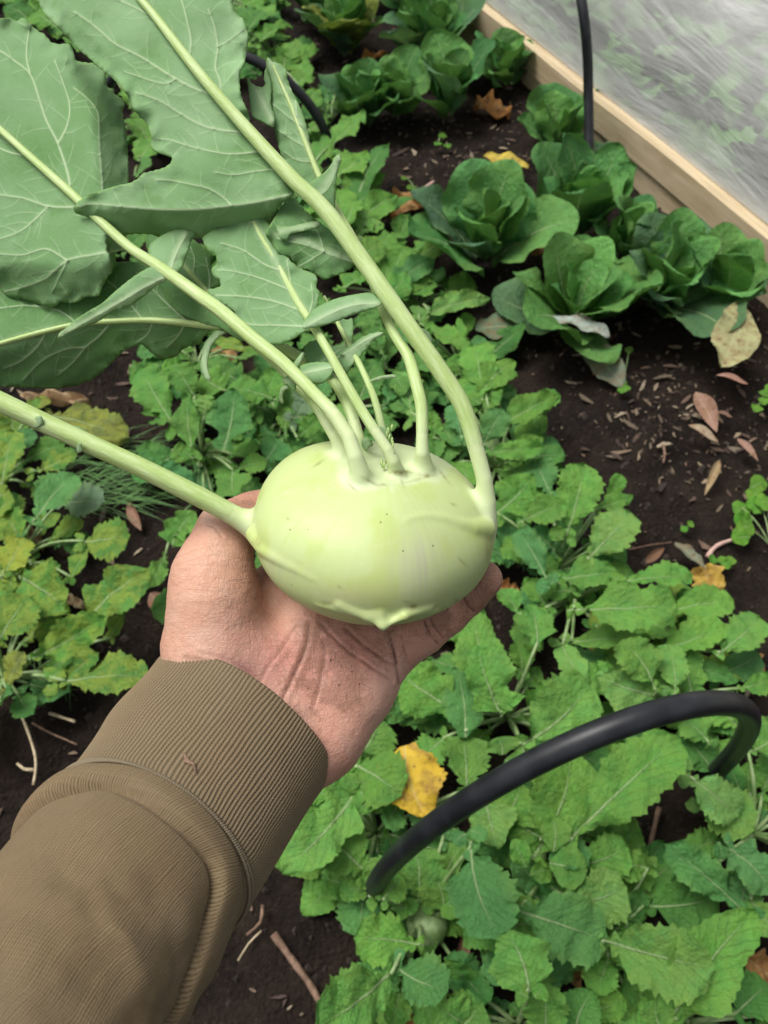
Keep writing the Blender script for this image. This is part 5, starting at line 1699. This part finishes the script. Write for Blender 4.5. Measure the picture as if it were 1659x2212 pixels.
# narrow upright leaf
F_OUT = [(1155, 248), (1175, 265), (1210, 275), (1235, 300), (1240, 340), (1265, 400), (1295, 460), (1320, 530), (1335, 590), (1345, 640), (1370, 700), (1384, 750), (1375, 790), (1350, 815), (1320, 800), (1290, 780), (1250, 730), (1225, 690), (1205, 640), (1190, 580), (1175, 520), (1165, 460), (1175, 400), (1165, 330), (1150, 290)]
blade(stalk_ob['f'], "leaf_blade", F_OUT, [(1390, 780), (1350, 690), (1300, 560), (1260, 455), (1220, 375), (1170, 270)], [([(1330, 640), (1260, 600), (1200, 560)], 1.3), ([(1290, 540), (1230, 490), (1180, 450)], 1.3), ([(1350, 700), (1280, 690), (1235, 660)], 1.3), ([(1280, 500), (1275, 430), (1250, 380)], 1.2)],
      40, 66, -0.25, 0.25, 8, 2.4, 12, grid_step=6)
blade(stalk_ob['f'], "leaf_lobe", [(1068, 333), (1090, 360), (1120, 375), (1145, 368), (1140, 330), (1152, 288), (1168, 330), (1174, 380), (1170, 450), (1186, 500), (1180, 545), (1130, 522), (1090, 503), (1082, 460), (1075, 400)],
      [(1180, 530), (1140, 450), (1100, 380)], [([(1178, 520), (1145, 460), (1105, 390)], 1.2)], 48, 66, 0.3, 0.2, 8, 2.0, 13, grid_step=6)
# small leaves low among the stalks (traced on an enlargement)
K = dict(sc=0.33067, ox=548.6, oy=548.6, grid_step=5)
blade(stalk_ob['e'], "leaf_lobe", [(520, 738), (500, 712), (420, 705), (330, 720), (260, 760), (180, 830), (220, 852), (265, 892), (280, 852), (330, 832), (420, 852), (470, 832), (505, 785)],
      [(515, 735), (420, 755), (300, 790), (210, 840)], [([(510, 740), (420, 760), (310, 785)], 1.2)], -84, -50, 0.2, 0.6, 5, 2.2, 14, **K)
blade(stalk_ob['e'], "leaf_lobe", [(300, 715), (330, 650), (318, 640), (290, 670), (260, 710), (240, 740), (280, 735)], [(300, 720), (325, 645)], [], -60, -40, 0.2, 0.5, 3, 0.8, 15, auto=False, **K)
blade(stalk_ob['e'], "leaf_lobe", [(210, 860), (180, 870), (165, 920), (172, 970), (190, 975), (185, 930), (200, 890), (230, 880)], [(215, 865), (185, 900), (182, 970)], [], -50, -30, 0.2, 0.9, 3, 0.8, 16, auto=False, **K)
blade(stalk_ob['g'], "leaf_lobe", [(520, 672), (570, 640), (640, 590), (700, 545), (780, 515), (842, 510), (832, 532), (770, 570), (742, 612), (712, 642), (682, 684), (642, 722), (602, 785), (580, 745), (545, 700)],
      [(660, 690), (600, 670), (700, 580), (830, 520)], [([(540, 680), (640, 620), (740, 560), (820, 525)], 1.3)], -42, -50, -0.2, 0.6, 5, 2.6, 17, **K)
blade(stalk_ob['g'], "leaf_lobe", [(718, 832), (760, 824), (820, 800), (900, 788), (928, 798), (925, 812), (900, 812), (830, 824), (760, 842), (725, 850)], [(722, 840), (820, 812), (925, 802)], [], -62, -90, 0.4, 2.0, 2, 0.5, 18, auto=False, **K)
blade(stalk_ob['g'], "leaf_blade", [(600, 560), (540, 470), (470, 420), (520, 400), (600, 430), (640, 420), (650, 480), (640, 560), (650, 620), (660, 700), (600, 700), (520, 760), (470, 800), (420, 770), (340, 700), (330, 600), (420, 560), (520, 600)],
      [(660, 690), (610, 590), (560, 490), (510, 410)], [([(620, 610), (540, 640), (440, 700)], 1.2), ([(580, 530), (520, 500), (480, 450)], 1.1)], -20, 40, 0.1, 0.2, 9, 4.0, 19, **K)
blade(stalk_ob['h'], "leaf_lobe", [(330, 640), (240, 600), (160, 570), (120, 600), (150, 640), (220, 680), (320, 700)], [(330, 670), (220, 640), (130, 600)], [], 60, 80, 0.1, 0.3, 4, 1.5, 20, auto=False, **K)
blade(stalk_ob['c'], "leaf_lobe", [(940, 1425), (985, 1432), (950, 1450), (915, 1490), (900, 1540), (895, 1590), (910, 1635), (905, 1645), (880, 1630), (865, 1590), (872, 1540), (885, 1480)], [(960, 1430), (905, 1480), (880, 1550), (900, 1640)], [], 86, 70, 0.3, 1.2, 4, 1.0, 21, grid_step=6, auto=False)
# curled stubs on the lower left stalk and on the big stalk
blade(stalk_ob['d'], "leaf_lobe", [(395, 445), (410, 415), (440, 408), (480, 425), (515, 455), (535, 490), (525, 502), (480, 490), (430, 465)], [(400, 445), (460, 450), (530, 495)], [], -52, -46, 0.1, 0.6, 1, 0.3, 22, sc=0.37215, ox=0, oy=768, grid_step=4, auto=False)
blade(stalk_ob['d'], "leaf_lobe", [(192, 410), (190, 385), (210, 355), (235, 352), (243, 375), (250, 400), (225, 415), (205, 425)], [(195, 410), (220, 385), (240, 360)], [], -104, -116, 0.1, 0.8, 2, 0.5, 23, sc=0.37215, ox=0, oy=768, grid_step=4, auto=False)
blade(stalk_ob['d'], "leaf_lobe", [(447, 560), (445, 530), (460, 508), (470, 512), (472, 535), (482, 550), (465, 565), (455, 570)], [(450, 562), (460, 535), (468, 512)], [], -94, -104, 0.1, 0.8, 2, 0.5, 24, sc=0.37215, ox=0, oy=768, grid_step=4, auto=False)
blade(stalk_ob['a'], "leaf_lobe", [(1060, 500), (1075, 487), (1110, 490), (1145, 515), (1165, 560), (1160, 590), (1148, 596), (1140, 575), (1110, 545), (1075, 520)], [(1065, 500), (1120, 520), (1155, 590)], [], -58, -40, 0.2, 1.0, 1, 0.4, 25, auto=False, **K)
# frilly growing point
blade(stalk_ob['g'], "growing_tip", [(815, 1130), (850, 1135), (882, 1150), (905, 1190), (912, 1230), (900, 1262), (870, 1262), (840, 1230), (822, 1180)], [(880, 1260), (850, 1200), (830, 1140)], [([(875, 1250), (855, 1200), (835, 1150)], 1.0)], -78, -84, 0.2, 0.5, 3, 2.0, 26, auto=False, **K)
blade(stalk_ob['e'], "growing_tip", [(712, 1215), (740, 1200), (770, 1220), (775, 1250), (750, 1265), (735, 1285), (715, 1270), (705, 1240)], [(745, 1280), (740, 1210)], [], -70, -76, 0.2, 0.5, 3, 2.0, 27, auto=False, **K)
buds_v, buds_f = [], []
rng = random.Random(5)
for i in range(16):
    bx, by = (834 + rng.uniform(-12, 14), 1000 + rng.uniform(-10, 8)) if i < 9 else (843 + 6 * math.sin(i), 925 + (i - 9) * 7)
    zz = -96 if i < 9 else -84
    p0, p1 = H(bx, by + 6, zz), H(bx + rng.uniform(-2, 2), by - 5, zz - 4)
    V, F, _ = tube([p0, lerp(p0, p1, 0.5), p1, lerp(p0, p1, 1.3)], [1.6, 2.4, 2.6, 0.8], 6)
    buds_f += [tuple(a + len(buds_v) for a in f) for f in F]
    buds_v += list(V)
me = new_mesh("buds", h2w(np.array(buds_v)), buds_f)
add_attr(me, "pale", np.zeros(len(buds_v)))
set_uv(me, np.zeros((len(buds_v), 2)))
link("buds", me, M_STALK, kohlrabi)

# ================================================================== the person: hand and forearm, sleeve and cuff
def make_skin_mat():
    m, n, l, b = mat_new("skin")
    q = NB(m)
    pos = q.coord("Object")
    c = q.attr("Col", "Color")
    c = q.mix(q.math('MULTIPLY', q.ss(0.40, 0.62, q.noise(pos, 260, 3)), 0.16), c, (0.62, 0.32, 0.25))
    c = q.mix(q.math('MULTIPLY', q.ss(0.45, 0.65, q.noise(pos, 70, 4, 0.6)), 0.22), c, (0.66, 0.46, 0.36))
    cr = q.attr("crease")
    c = q.mix(q.math('MULTIPLY', cr, 0.8), c, (0.24, 0.09, 0.065))
    # fine wrinkles: two crossing families of long thin cells on the palm's own layout
    uv = q.coord("UV")
    wa = q.ss(0.07, 0.0, q.voronoi(q.mapping(uv, (5, 26, 1), (0, 0, 0.25)), 1.0, 'DISTANCE_TO_EDGE'))
    wb = q.ss(0.07, 0.0, q.voronoi(q.mapping(uv, (24, 4.5, 1), (0, 0, 0.35)), 1.0, 'DISTANCE_TO_EDGE'))
    wr = q.math('ADD', q.math('MULTIPLY', wa, q.ss(0.35, 0.6, q.noise(uv, 6, 2))), q.math('MULTIPLY', wb, q.ss(0.42, 0.65, q.noise(uv, 5, 2))))
    c = q.mix(q.math('MULTIPLY', wr, 0.14), c, (0.38, 0.17, 0.12))
    dirt_shade = q.attr("dirt_shade")
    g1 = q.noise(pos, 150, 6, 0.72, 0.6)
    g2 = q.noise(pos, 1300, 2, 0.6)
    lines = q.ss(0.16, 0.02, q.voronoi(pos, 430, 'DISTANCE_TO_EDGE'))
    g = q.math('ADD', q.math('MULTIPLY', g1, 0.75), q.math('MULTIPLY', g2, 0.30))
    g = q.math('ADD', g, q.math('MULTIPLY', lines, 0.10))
    fac = q.ss(0.40, 0.86, q.math('ADD', g, q.math('MULTIPLY', q.math('SUBTRACT', dirt_shade, 0.5), 0.75)))
    fac = q.math('MULTIPLY', fac, q.ss(0.02, 0.25, dirt_shade))
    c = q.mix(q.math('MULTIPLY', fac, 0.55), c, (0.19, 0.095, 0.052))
    c = q.mix(q.math('MULTIPLY', q.math('MULTIPLY', q.math('MAXIMUM', cr, q.math('MULTIPLY', wr, 0.28)), q.ss(0.10, 0.45, dirt_shade)), 0.8), c, (0.075, 0.038, 0.022))
    spk = q.math('MULTIPLY', q.ss(0.645, 0.69, q.noise(pos, 700, 3, 0.6)), q.ss(0.25, 0.65, dirt_shade))
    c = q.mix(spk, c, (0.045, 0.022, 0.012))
    c = q.mix(q.math('MULTIPLY', q.math('MULTIPLY', lines, 0.22), q.ss(0.35, 0.65, q.noise(pos, 60, 2))), c, (0.46, 0.22, 0.16))
    l.new(c, b.inputs["Base Color"])
    b.inputs["Roughness"].default_value = 0.50
    b.inputs["Specular IOR Level"].default_value = 0.38
    b.inputs["Subsurface Weight"].default_value = 0.10
    b.inputs["Subsurface Radius"].default_value = (0.006, 0.002, 0.001)
    b.inputs["Subsurface Scale"].default_value = 0.5
    hgt = q.math('SUBTRACT', q.math('MULTIPLY', q.noise(pos, 520, 3), 0.6), q.math('MULTIPLY', lines, 0.4))
    hgt = q.math('SUBTRACT', hgt, q.math('MULTIPLY', wr, 0.45))
    hgt = q.math('ADD', hgt, q.math('MULTIPLY', spk, 1.0))
    l.new(q.bump(hgt, 0.35, 0.0006), b.inputs["Normal"])
    return m

PINKY = [(845, 1406, 132, 60), (908, 1368, 122, 54), (964, 1324, 104, 51), (1012, 1282, 76, 47), (1046, 1252, 52, 42)]
RING = [(860, 1310, 215, 56), (960, 1225, 225, 50), (1015, 1150, 200, 44), (1020, 1105, 165, 40)]
MIDDLE = [(790, 1240, 235, 58), (880, 1140, 262, 50), (920, 1090, 240, 45), (925, 1060, 205, 40)]
INDEX = [(710, 1190, 228, 58), (775, 1090, 255, 50), (805, 1040, 230, 45), (815, 1030, 195, 40)]
THUMB = [(458, 1238, 46, 80), (488, 1150, 78, 66), (545, 1118, 112, 58), (588, 1100, 128, 52)]

def hand_field(p):
    d = chain(p, [(235, 1950, -330, 95), (400, 1730, -40, 120), (470, 1600, 50, 124)], 40)           # forearm
    d = smin(d, chain(p, [(462, 1530, 80, 92), (468, 1400, 58, 112), (462, 1290, 42, 92), (462, 1235, 46, 82)], 40), 40)   # ball of the thumb
    d = smin(d, chain(p, [(600, 1640, 68, 112), (690, 1580, 84, 100), (765, 1478, 112, 92), (818, 1420, 142, 74)], 40), 45)   # heel of the hand
    d = smin(d, chain(p, [(520, 1600, 70, 118), (600, 1480, 100, 110), (690, 1370, 145, 98), (770, 1270, 205, 78)], 40), 75)
    d = smin(d, chain(p, [(490, 1350, 115, 84), (620, 1270, 202, 72), (710, 1190, 232, 60)], 30), 40)
    d = smin(d, chain(p, [(800, 1400, 165, 72), (800, 1300, 205, 66), (740, 1220, 228, 62)], 30), 40)
    d = smin(d, chain(p, THUMB, 14), 26)
    f = chain(p, PINKY, 10)
    f = smin(f, chain(p, RING, 10), 6)
    f = smin(f, chain(p, MIDDLE, 10), 6)
    f = smin(f, chain(p, INDEX, 10), 6)
    d = smin(d, f, 22)
    return d

lo, fh = sample_field(lambda p: smax(hand_field(p), -(bulb_field(p, False) + 0.5), 5), (60 - 829.5, 1106 - 2080, -450), (1125 - 829.5, 1106 - 930, 350), 7.0)
HV, HF = surface_nets(fh, lo, 7.0)
HV = relax(HV, HF, 3, 0.5)
# one round of subdivision so creases and dirt have somewhere to live
def subdivide(V, F):
    e = np.concatenate([F[:, [0, 1]], F[:, [1, 2]], F[:, [2, 3]], F[:, [3, 0]]])
    es = np.sort(e, 1)
    u, inv = np.unique(es, axis=0, return_inverse=True)
    inv = inv.reshape(4, -1)
    n, m = len(V), len(F)
    V2 = np.concatenate([V, V[u].mean(1), V[F].mean(1)])
    E = [n + inv[k] for k in range(4)]
    c = n + len(u) + np.arange(m)
    F2 = np.concatenate([np.stack([F[:, k], E[k], c, E[(k + 3) % 4]], 1) for k in range(4)])
    return V2, F2
HV, HF = subdivide(HV, HF)
HV = relax(HV, HF, 3, 0.5)
N = vert_normals(HV, HF)
px, py = hpx(HV)
facing = sstep(0.05, -0.35, N[:, 2])
disp = 1.6 * fbm(HV / 60.0, 11, 3) + 0.5 * fbm(HV / 16.0, 12, 2)
crease = np.zeros(len(HV))
CREASES = [  # polyline, half width, depth, colour
 ([(668, 1345), (660, 1400), (640, 1447), (618, 1495), (600, 1535)], 6, 4.0, 0.7),
 ([(690, 1345), (735, 1392), (790, 1432), (846, 1470)], 5, 3.2, 0.6),
 ([(748, 1360), (790, 1395), (830, 1425), (856, 1440)], 5, 3.0, 0.6),
 ([(838, 1362), (850, 1405), (858, 1440), (864, 1478)], 5, 4.5, 1.0),
 ([(866, 1372), (872, 1400), (884, 1432)], 4, 2.2, 0.6),
 ([(916, 1342), (926, 1366), (946, 1392)], 4.5, 3.4, 0.9), ([(930, 1336), (942, 1360), (960, 1380)], 3.5, 2.2, 0.6),
 ([(1000, 1290), (1010, 1308), (1026, 1322)], 4, 2.6, 0.7),
 ([(700, 1380), (700, 1430), (690, 1480), (676, 1530)], 5, 2.0, 0.35), ([(640, 1350), (610, 1400), (580, 1440), (560, 1480)], 5, 1.6, 0.25),
 ([(383, 1204), (430, 1186), (480, 1178), (530, 1184)], 4, 2.0, 0.4), ([(380, 1222), (430, 1206), (480, 1200), (540, 1212)], 4, 1.8, 0.35), ([(377, 1245), (420, 1225), (470, 1222), (530, 1236)], 4, 1.6, 0.3),
 ([(374, 1268), (420, 1250), (470, 1250), (540, 1262)], 4, 1.4, 0.25), ([(372, 1290), (420, 1276), (480, 1280), (560, 1296)], 4, 1.4, 0.25), ([(370, 1320), (420, 1306), (490, 1314), (580, 1330)], 4, 1.2, 0.2), ([(362, 1350), (420, 1342), (500, 1350), (600, 1366)], 4, 1.0, 0.15),
 ([(400, 1424), (460, 1434), (520, 1460), (580, 1505), (630, 1560), (690, 1640)], 7, 3.0, 0.4), ([(430, 1410), (500, 1430), (560, 1470)], 5, 1.6, 0.25),
 ([(445, 1135), (462, 1140), (480, 1160)], 4, 2.0, 0.5),
 ([(600, 1260), (640, 1300), (690, 1330)], 7, 2.0, 0.3),
]
for pl, wd, dp, cl in CREASES:
    if pl[0][0] < 400:
        dp, cl = dp * 0.3, cl * 0.5
    d, _, _ = poly_dist(px, py, catmull(pl, 6.0))
    d = d + 1.5 * vnoise(HV / 14.0, 21)
    e = np.exp(-(d / wd) ** 2) * facing
    dp *= 0.8
    wd *= 0.75
    disp -= dp * e
    disp += 0.35 * dp * np.exp(-((d - 2.2 * wd) / (1.4 * wd)) ** 2) * facing
    crease = np.maximum(crease, cl * np.exp(-(d / (wd * 0.5)) ** 2) * facing)
HV = HV + N * disp[:, None]
n1 = fbm(HV / 90.0, 30, 3)
def blob(x, y, sx, sy, a=0.0):
    c, s_ = math.cos(a), math.sin(a)
    u, v = (px - x) * c + (py - y) * s_, -(px - x) * s_ + (py - y) * c
    return np.exp(-(u / sx) ** 2 - (v / sy) ** 2)
col = np.repeat(C3(0.615, 0.345, 0.240), len(HV), 0)
col = blend(col, (0.66, 0.44, 0.335), sstep(-0.2, 0.8, n1) * 0.6)
col = blend(col, (0.62, 0.27, 0.225), blob(640, 1450, 130, 100) * 0.5 + blob(760, 1430, 100, 80) * 0.5 + blob(560, 1420, 90, 60) * 0.4 + blob(720, 1600, 80, 60) * 0.3)
col = blend(col, (0.38, 0.22, 0.22), blob(500, 1440, 60, 25) * 0.4)
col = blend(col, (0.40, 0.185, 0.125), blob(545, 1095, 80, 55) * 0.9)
fing = sstep(30, -25, chain(HV, PINKY, 10)) * sstep(850, 900, px)
col = blend(col, (0.58, 0.29, 0.20), fing * 0.9)
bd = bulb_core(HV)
dirt_shade = 0.75 * sstep(150, 10, bd) * sstep(590, 680, px) + 0.5 * sstep(80, 0, bd)  # soil, plus shade beside the bulb and in the thumb gap, painted in
dirt_shade += 0.62 * blob(720, 1505, 70, 42, 0.5) + 0.75 * blob(645, 1545, 60, 26, 0.1) + 0.35 * blob(700, 1440, 120, 70) + 0.55 * blob(760, 1480, 30, 45) + 0.35 * blob(507, 1418, 18, 8) + 0.5 * blob(520, 1085, 60, 28)
dirt_shade += 0.42 * fing + 0.25 * blob(680, 1440, 150, 100) + 0.40 * blob(660, 1390, 45, 60) + 0.25 * blob(750, 1420, 80, 40) + 0.12 * blob(430, 1190, 60, 30) + 0.5 * blob(840, 1395, 35, 40)
dirt_shade = np.clip(dirt_shade * (0.8 + 0.5 * fbm(HV / 40.0, 33, 3)) * (0.25 + 0.75 * facing), 0, 1)
me = new_mesh("person", h2w(HV), HF)
add_attr(me, "Col", col, 'FLOAT_COLOR')
add_attr(me, "crease", crease)
set_uv(me, np.stack([px / 300.0, py / 300.0], 1))
add_attr(me, "dirt_shade", dirt_shade)
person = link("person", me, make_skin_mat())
tag(person, "left hand and forearm in a khaki sweatshirt, soil-smudged palm holding up the kohlrabi", "person")

# ---- sleeve and cuff: a ring of points carried along the arm's axis
AXIS = [(522, 1557, 62, 222), (425, 1692, -62, 234), (325, 1832, -190, 250), (268, 1908, -285, 258), (205, 1998, -375, 266), (110, 2140, -500, 276), (0, 2310, -630, 290), (-180, 2600, -790, 320), (-420, 2980, -940, 380)]
ax_c = catmull(AXIS, 6.0)
ax_P = np.array([H(*r[:3]) for r in ax_c])
ax_R = ax_c[:, 3] * (1 + ax_c[:, 2] / FPX)
ax_L = np.concatenate([[0], np.cumsum(np.linalg.norm(np.diff(ax_P, axis=0), axis=1))])
ax_T = np.gradient(ax_P, axis=0)
ax_T /= np.linalg.norm(ax_T, axis=1)[:, None]
i_seam = int(np.argmin(np.linalg.norm(ax_c[:, :2] - np.array([325, 1832]), axis=1)))
L_SEAM = ax_L[i_seam] + 26

def ring(s, theta, r, thick=0.86):
    """point on the arm: s along the axis, theta round it (0 faces the lens, + towards the right edge), r radius"""
    P = np.stack([np.interp(s, ax_L, ax_P[:, k]) for k in range(3)], -1)
    T = np.stack([np.interp(s, ax_L, ax_T[:, k]) for k in range(3)], -1)
    T /= np.linalg.norm(T, axis=-1, keepdims=True)
    n1 = np.array([0, 0, -1.0]) - T * (T @ np.array([0, 0, -1.0]))[..., None]
    n1 /= np.linalg.norm(n1, axis=-1, keepdims=True)
    n2 = np.cross(n1, T)
    n2 = np.where((n2[..., :1] < 0), -n2, n2)
    return P + (r * np.cos(theta) * thick)[..., None] * n1 + (r * np.sin(theta))[..., None] * n2

def make_cloth_mat(name, rib):
    m, n, l, b = mat_new(name)
    q = NB(m)
    uv = q.coord("UV")
    pos = q.coord("Object")
    x, y, _ = q.sep(uv)
    wob = q.math('MULTIPLY', q.math('SUBTRACT', q.noise(q.mapping(uv, (.08, .02, 1)), 3.0, 3), 0.5), 2.2)
    if rib:
        ribs = q.attr("rib")
        fine = q.math('SINE', q.math('MULTIPLY', y, 2 * math.pi * 1.0))
        vee = q.math('SINE', q.math('MULTIPLY', q.math('ADD', y, q.math('MULTIPLY', q.math('ABSOLUTE', q.math('SUBTRACT', q.math('FRACT', x), 0.5)), 1.2)), 2 * math.pi * 0.9))
        hgt = q.math('MULTIPLY', vee, 0.5)
        c = q.mix(ribs, (0.085, 0.062, 0.035), (0.228, 0.172, 0.102))
        c = q.mix(q.math('MULTIPLY', q.ss(0.2, 1.0, vee), 0.20), c, (0.34, 0.275, 0.185))
        hgt = q.math('ADD', hgt, q.math('MULTIPLY', q.noise(pos, 1500, 2), 0.8))
        bp = q.bump(hgt, 0.35, 0.0005)
    else:
        ln = q.math('SINE', q.math('MULTIPLY', q.math('ADD', x, q.math('ADD', wob, q.math('MULTIPLY', y, 0.035))), 2 * math.pi))
        st = q.math('SINE', q.math('MULTIPLY', q.math('ADD', y, q.math('MULTIPLY', ln, 0.25)), 2 * math.pi))
        up = q.ss(-0.9, 0.6, ln)
        c = q.mix(up, (0.120, 0.085, 0.045), (0.210, 0.152, 0.084))
        c = q.mix(q.math('MULTIPLY', q.ss(0.0, 1.0, st), 0.18), c, (0.30, 0.24, 0.16))
        hgt = q.math('ADD', q.math('MULTIPLY', up, 1.0), q.math('MULTIPLY', st, 0.25))
        hgt = q.math('ADD', hgt, q.math('MULTIPLY', q.noise(pos, 1300, 2), 0.7))
        bp = q.bump(hgt, 0.30, 0.0006)
    c = q.mix(q.math('MULTIPLY', q.ss(0.45, 0.75, q.noise(pos, 28, 4, 0.6)), 0.30), c, (0.21, 0.135, 0.075))
    c = q.mix(q.math('MULTIPLY', q.ss(0.45, 0.70, q.noise(pos, 12, 3, 0.6)), 0.25), c, (0.20, 0.165, 0.115))
    l.new(c, b.inputs["Base Color"])
    b.inputs["Roughness"].default_value = 0.92
    b.inputs["Specular IOR Level"].default_value = 0.15
    b.inputs["Sheen Weight"].default_value = 0.12
    b.inputs["Sheen Roughness"].default_value = 0.5
    b.inputs["Sheen Tint"].default_value = (0.8, 0.7, 0.55, 1)
    l.new(bp, b.inputs["Normal"])
    return m

# sleeve body with the puffed roll of cloth above the cuff
nth, rows = 260, []
theta = np.linspace(-math.pi, math.pi, nth, endpoint=False)
S_END = ax_L[-1] - L_SEAM
prof_s = np.concatenate([np.linspace(-10, 140, 100), np.linspace(143, 420, 96), np.linspace(430, S_END - 1, 50)])
right = sstep(0.35, 1.5, theta)
left = sstep(-0.6, -1.7, theta)
width = 60 + 8 * np.sin(2.2 * theta + 1) + 250 * right ** 1.5 + 34 * left
amp = 9 + 3 * np.sin(3 * theta) + 8 * left + 8 * right
SV, SU = [], []
for s in prof_s:
    qv = s / width
    base = np.interp(L_SEAM + s, ax_L, ax_R)
    bump = np.where(qv < 1.0, np.sqrt(np.clip(1 - (2 * np.clip(qv, 0, 1) ** 1.6 - 1) ** 2, 0, 1)) * sstep(0.0, 0.5, qv), 0.0)
    dip = np.exp(-((s - width - 3) / 7.0) ** 2) * 16 * sstep(2.6, 1.5, np.abs(theta - 0.1))
    r = base - 6 + amp * bump - dip + np.where(qv > 1, (1 - np.exp(-(s - width) / 90.0)) * 10 - 8, 0) - np.where(s < 2, 8, 0)
    pt = np.stack([np.full(nth, s / 50.0), theta * 2.5, theta * 0], -1)
    r = r + 6.0 * fbm(np.stack([np.full(nth, s / 60.0), np.cos(theta) * 3, np.sin(theta) * 3], -1), 41, 2) * sstep(120, 260, s) + 6.0 * fbm(np.stack([np.full(nth, s / 130.0), np.cos(theta) * 1.6, np.sin(theta) * 1.6], -1), 40, 2) * sstep(0, 60, s)
    SV.append(ring(np.full(nth, L_SEAM + s), theta, r))
    SU.append(np.stack([theta / (2 * math.pi) * 250, np.full(nth, s / 6.0)], -1))
nr = len(SV)
SV, SU = np.concatenate(SV), np.concatenate(SU)
def ringfaces(nr, nth):
    i = np.arange(nr - 1)[:, None] * nth
    k = np.arange(nth)[None]
    k2 = (k + 1) % nth
    return np.stack([(i + k).ravel(), (i + k2).ravel(), (i + nth + k2).ravel(), (i + nth + k).ravel()], 1)
SF = ringfaces(nr, nth)
def cloth(name, V, F, U, mat, parent, n_th):
    W = h2w(V)
    f0 = F[len(F) // 2 - (len(F) // 2) % n_th + n_th // 2]
    nrm = np.cross(W[f0[1]] - W[f0[0]], W[f0[3]] - W[f0[0]])
    if nrm @ (W[f0[0]] - CAM) > 0:
        F = F[:, ::-1]
    me = new_mesh(name, W, F)
    lay = me.uv_layers.new(name="UVMap")
    idx = np.zeros(len(me.loops), np.int32)
    me.loops.foreach_get("vertex_index", idx)
    lay.data.foreach_set("uv", np.asarray(U, np.float32)[idx].ravel())
    return link(name, me, mat, parent)
M_SLEEVE, M_CUFF = make_cloth_mat("sweatshirt_knit", False), make_cloth_mat("ribbed_cuff", True)
sleeve = cloth("sleeve", SV, SF, SU, M_SLEEVE, person, nth)

NR = 158
nth = NR * 8
theta = np.linspace(-math.pi, math.pi, nth, endpoint=False)
ph = theta / (2 * math.pi) * NR
rows_s = np.concatenate([[26, 12, 4, 0, 0, 3, 8], np.linspace(14, L_SEAM + 4, 62)])
rows_in = np.concatenate([[16, 15, 13, 9, 4, 1, 0], np.zeros(62)])
CV, CU, CR = [], [], []
for s, inn in zip(rows_s, rows_in):
    tt = np.clip(s / L_SEAM, 0, 1)
    base = np.interp(s, ax_L, ax_R) - inn
    fold = 5 * math.sin(tt * 5.2) * sstep(0.1, 0.5, tt) * (0.3 + sstep(-0.4, -1.4, theta) * 1.5)
    wob = 0.35 * vnoise(np.stack([theta * 6, np.full(nth, s / 60.0), theta * 0], -1), 44)
    rb = 0.5 + 0.5 * np.cos(2 * math.pi * (ph + wob))
    rb = rb ** 0.5
    amp_r = 2.7 if inn < 8 else 1.0
    low = 3.0 * fbm(np.stack([np.full(nth, s / 110.0), np.cos(theta) * 1.5, np.sin(theta) * 1.5], -1), 46, 2)
    r = base + fold + low + amp_r * (rb - 0.5) - 7 * sstep(0.82, 1.0, tt)
    sv = s + 5 * vnoise(np.stack([theta * 2.0, theta * 0, theta * 0], -1), 48) * (1 - sstep(0, 0.3, tt)) + 1.5 * (rb - 0.5) * (1 - sstep(0, 0.05, tt))
    CV.append(ring(np.clip(sv, 0, None), theta, r))
    CU.append(np.stack([ph, np.full(nth, s / 6.5)], -1))
    CR.append(rb)
CV, CU, CR = np.concatenate(CV), np.concatenate(CU), np.concatenate(CR)
CF = ringfaces(len(rows_s), nth)
cuff = cloth("cuff", CV, CF, CU, M_CUFF, person, nth)
add_attr(cuff.data, "rib", CR)
# two rows of cover stitching at the seam
sv_, sf_ = [], []
for row, (so, rr) in enumerate(((-12, 2.0), (-27, 2.0))):
    for k in range(150):
        t0 = -1.75 + 3.5 * k / 149
        p = ring(np.array([L_SEAM + so - 3, L_SEAM + so, L_SEAM + so + 3]), np.array([t0 - 0.006, t0, t0 + 0.006]), np.interp(L_SEAM + so, ax_L, ax_R) + np.array([-3.0, 0.5, -3.0]) - 1.5)
        V, F, _ = tube(p, [2.4, 3.8, 2.4], 6)
        sf_ += [tuple(a + len(sv_) for a in f) for f in F]
        sv_ += list(V)
me = new_mesh("seam_stitching", h2w(np.array(sv_)), sf_)
m, n, l, b = mat_new("stitching_thread")
b.inputs["Base Color"].default_value = (0.21, 0.17, 0.11, 1)
b.inputs["Roughness"].default_value = 0.9
link("seam_stitching", me, m, cuff)

# a scrap of dry bark caught on the cuff
sp = ring(np.array([L_SEAM * 0.66, L_SEAM * 0.70, L_SEAM * 0.69, L_SEAM * 0.74]), np.array([-0.24, -0.18, -0.12, -0.06]), np.interp(L_SEAM * 0.7, ax_L, ax_R) + np.array([4.0, 6.0, 5.0, 7.0]))
V, F, _ = tube(sp, [1.5, 5.0, 3.0, 1.0], 7, squash=0.5)
scrap = link("bark_scrap", new_mesh("bark_scrap", h2w(V), F), MT_B)
tag(scrap, "tiny dark scrap of bark caught on the knitted cuff", "debris")
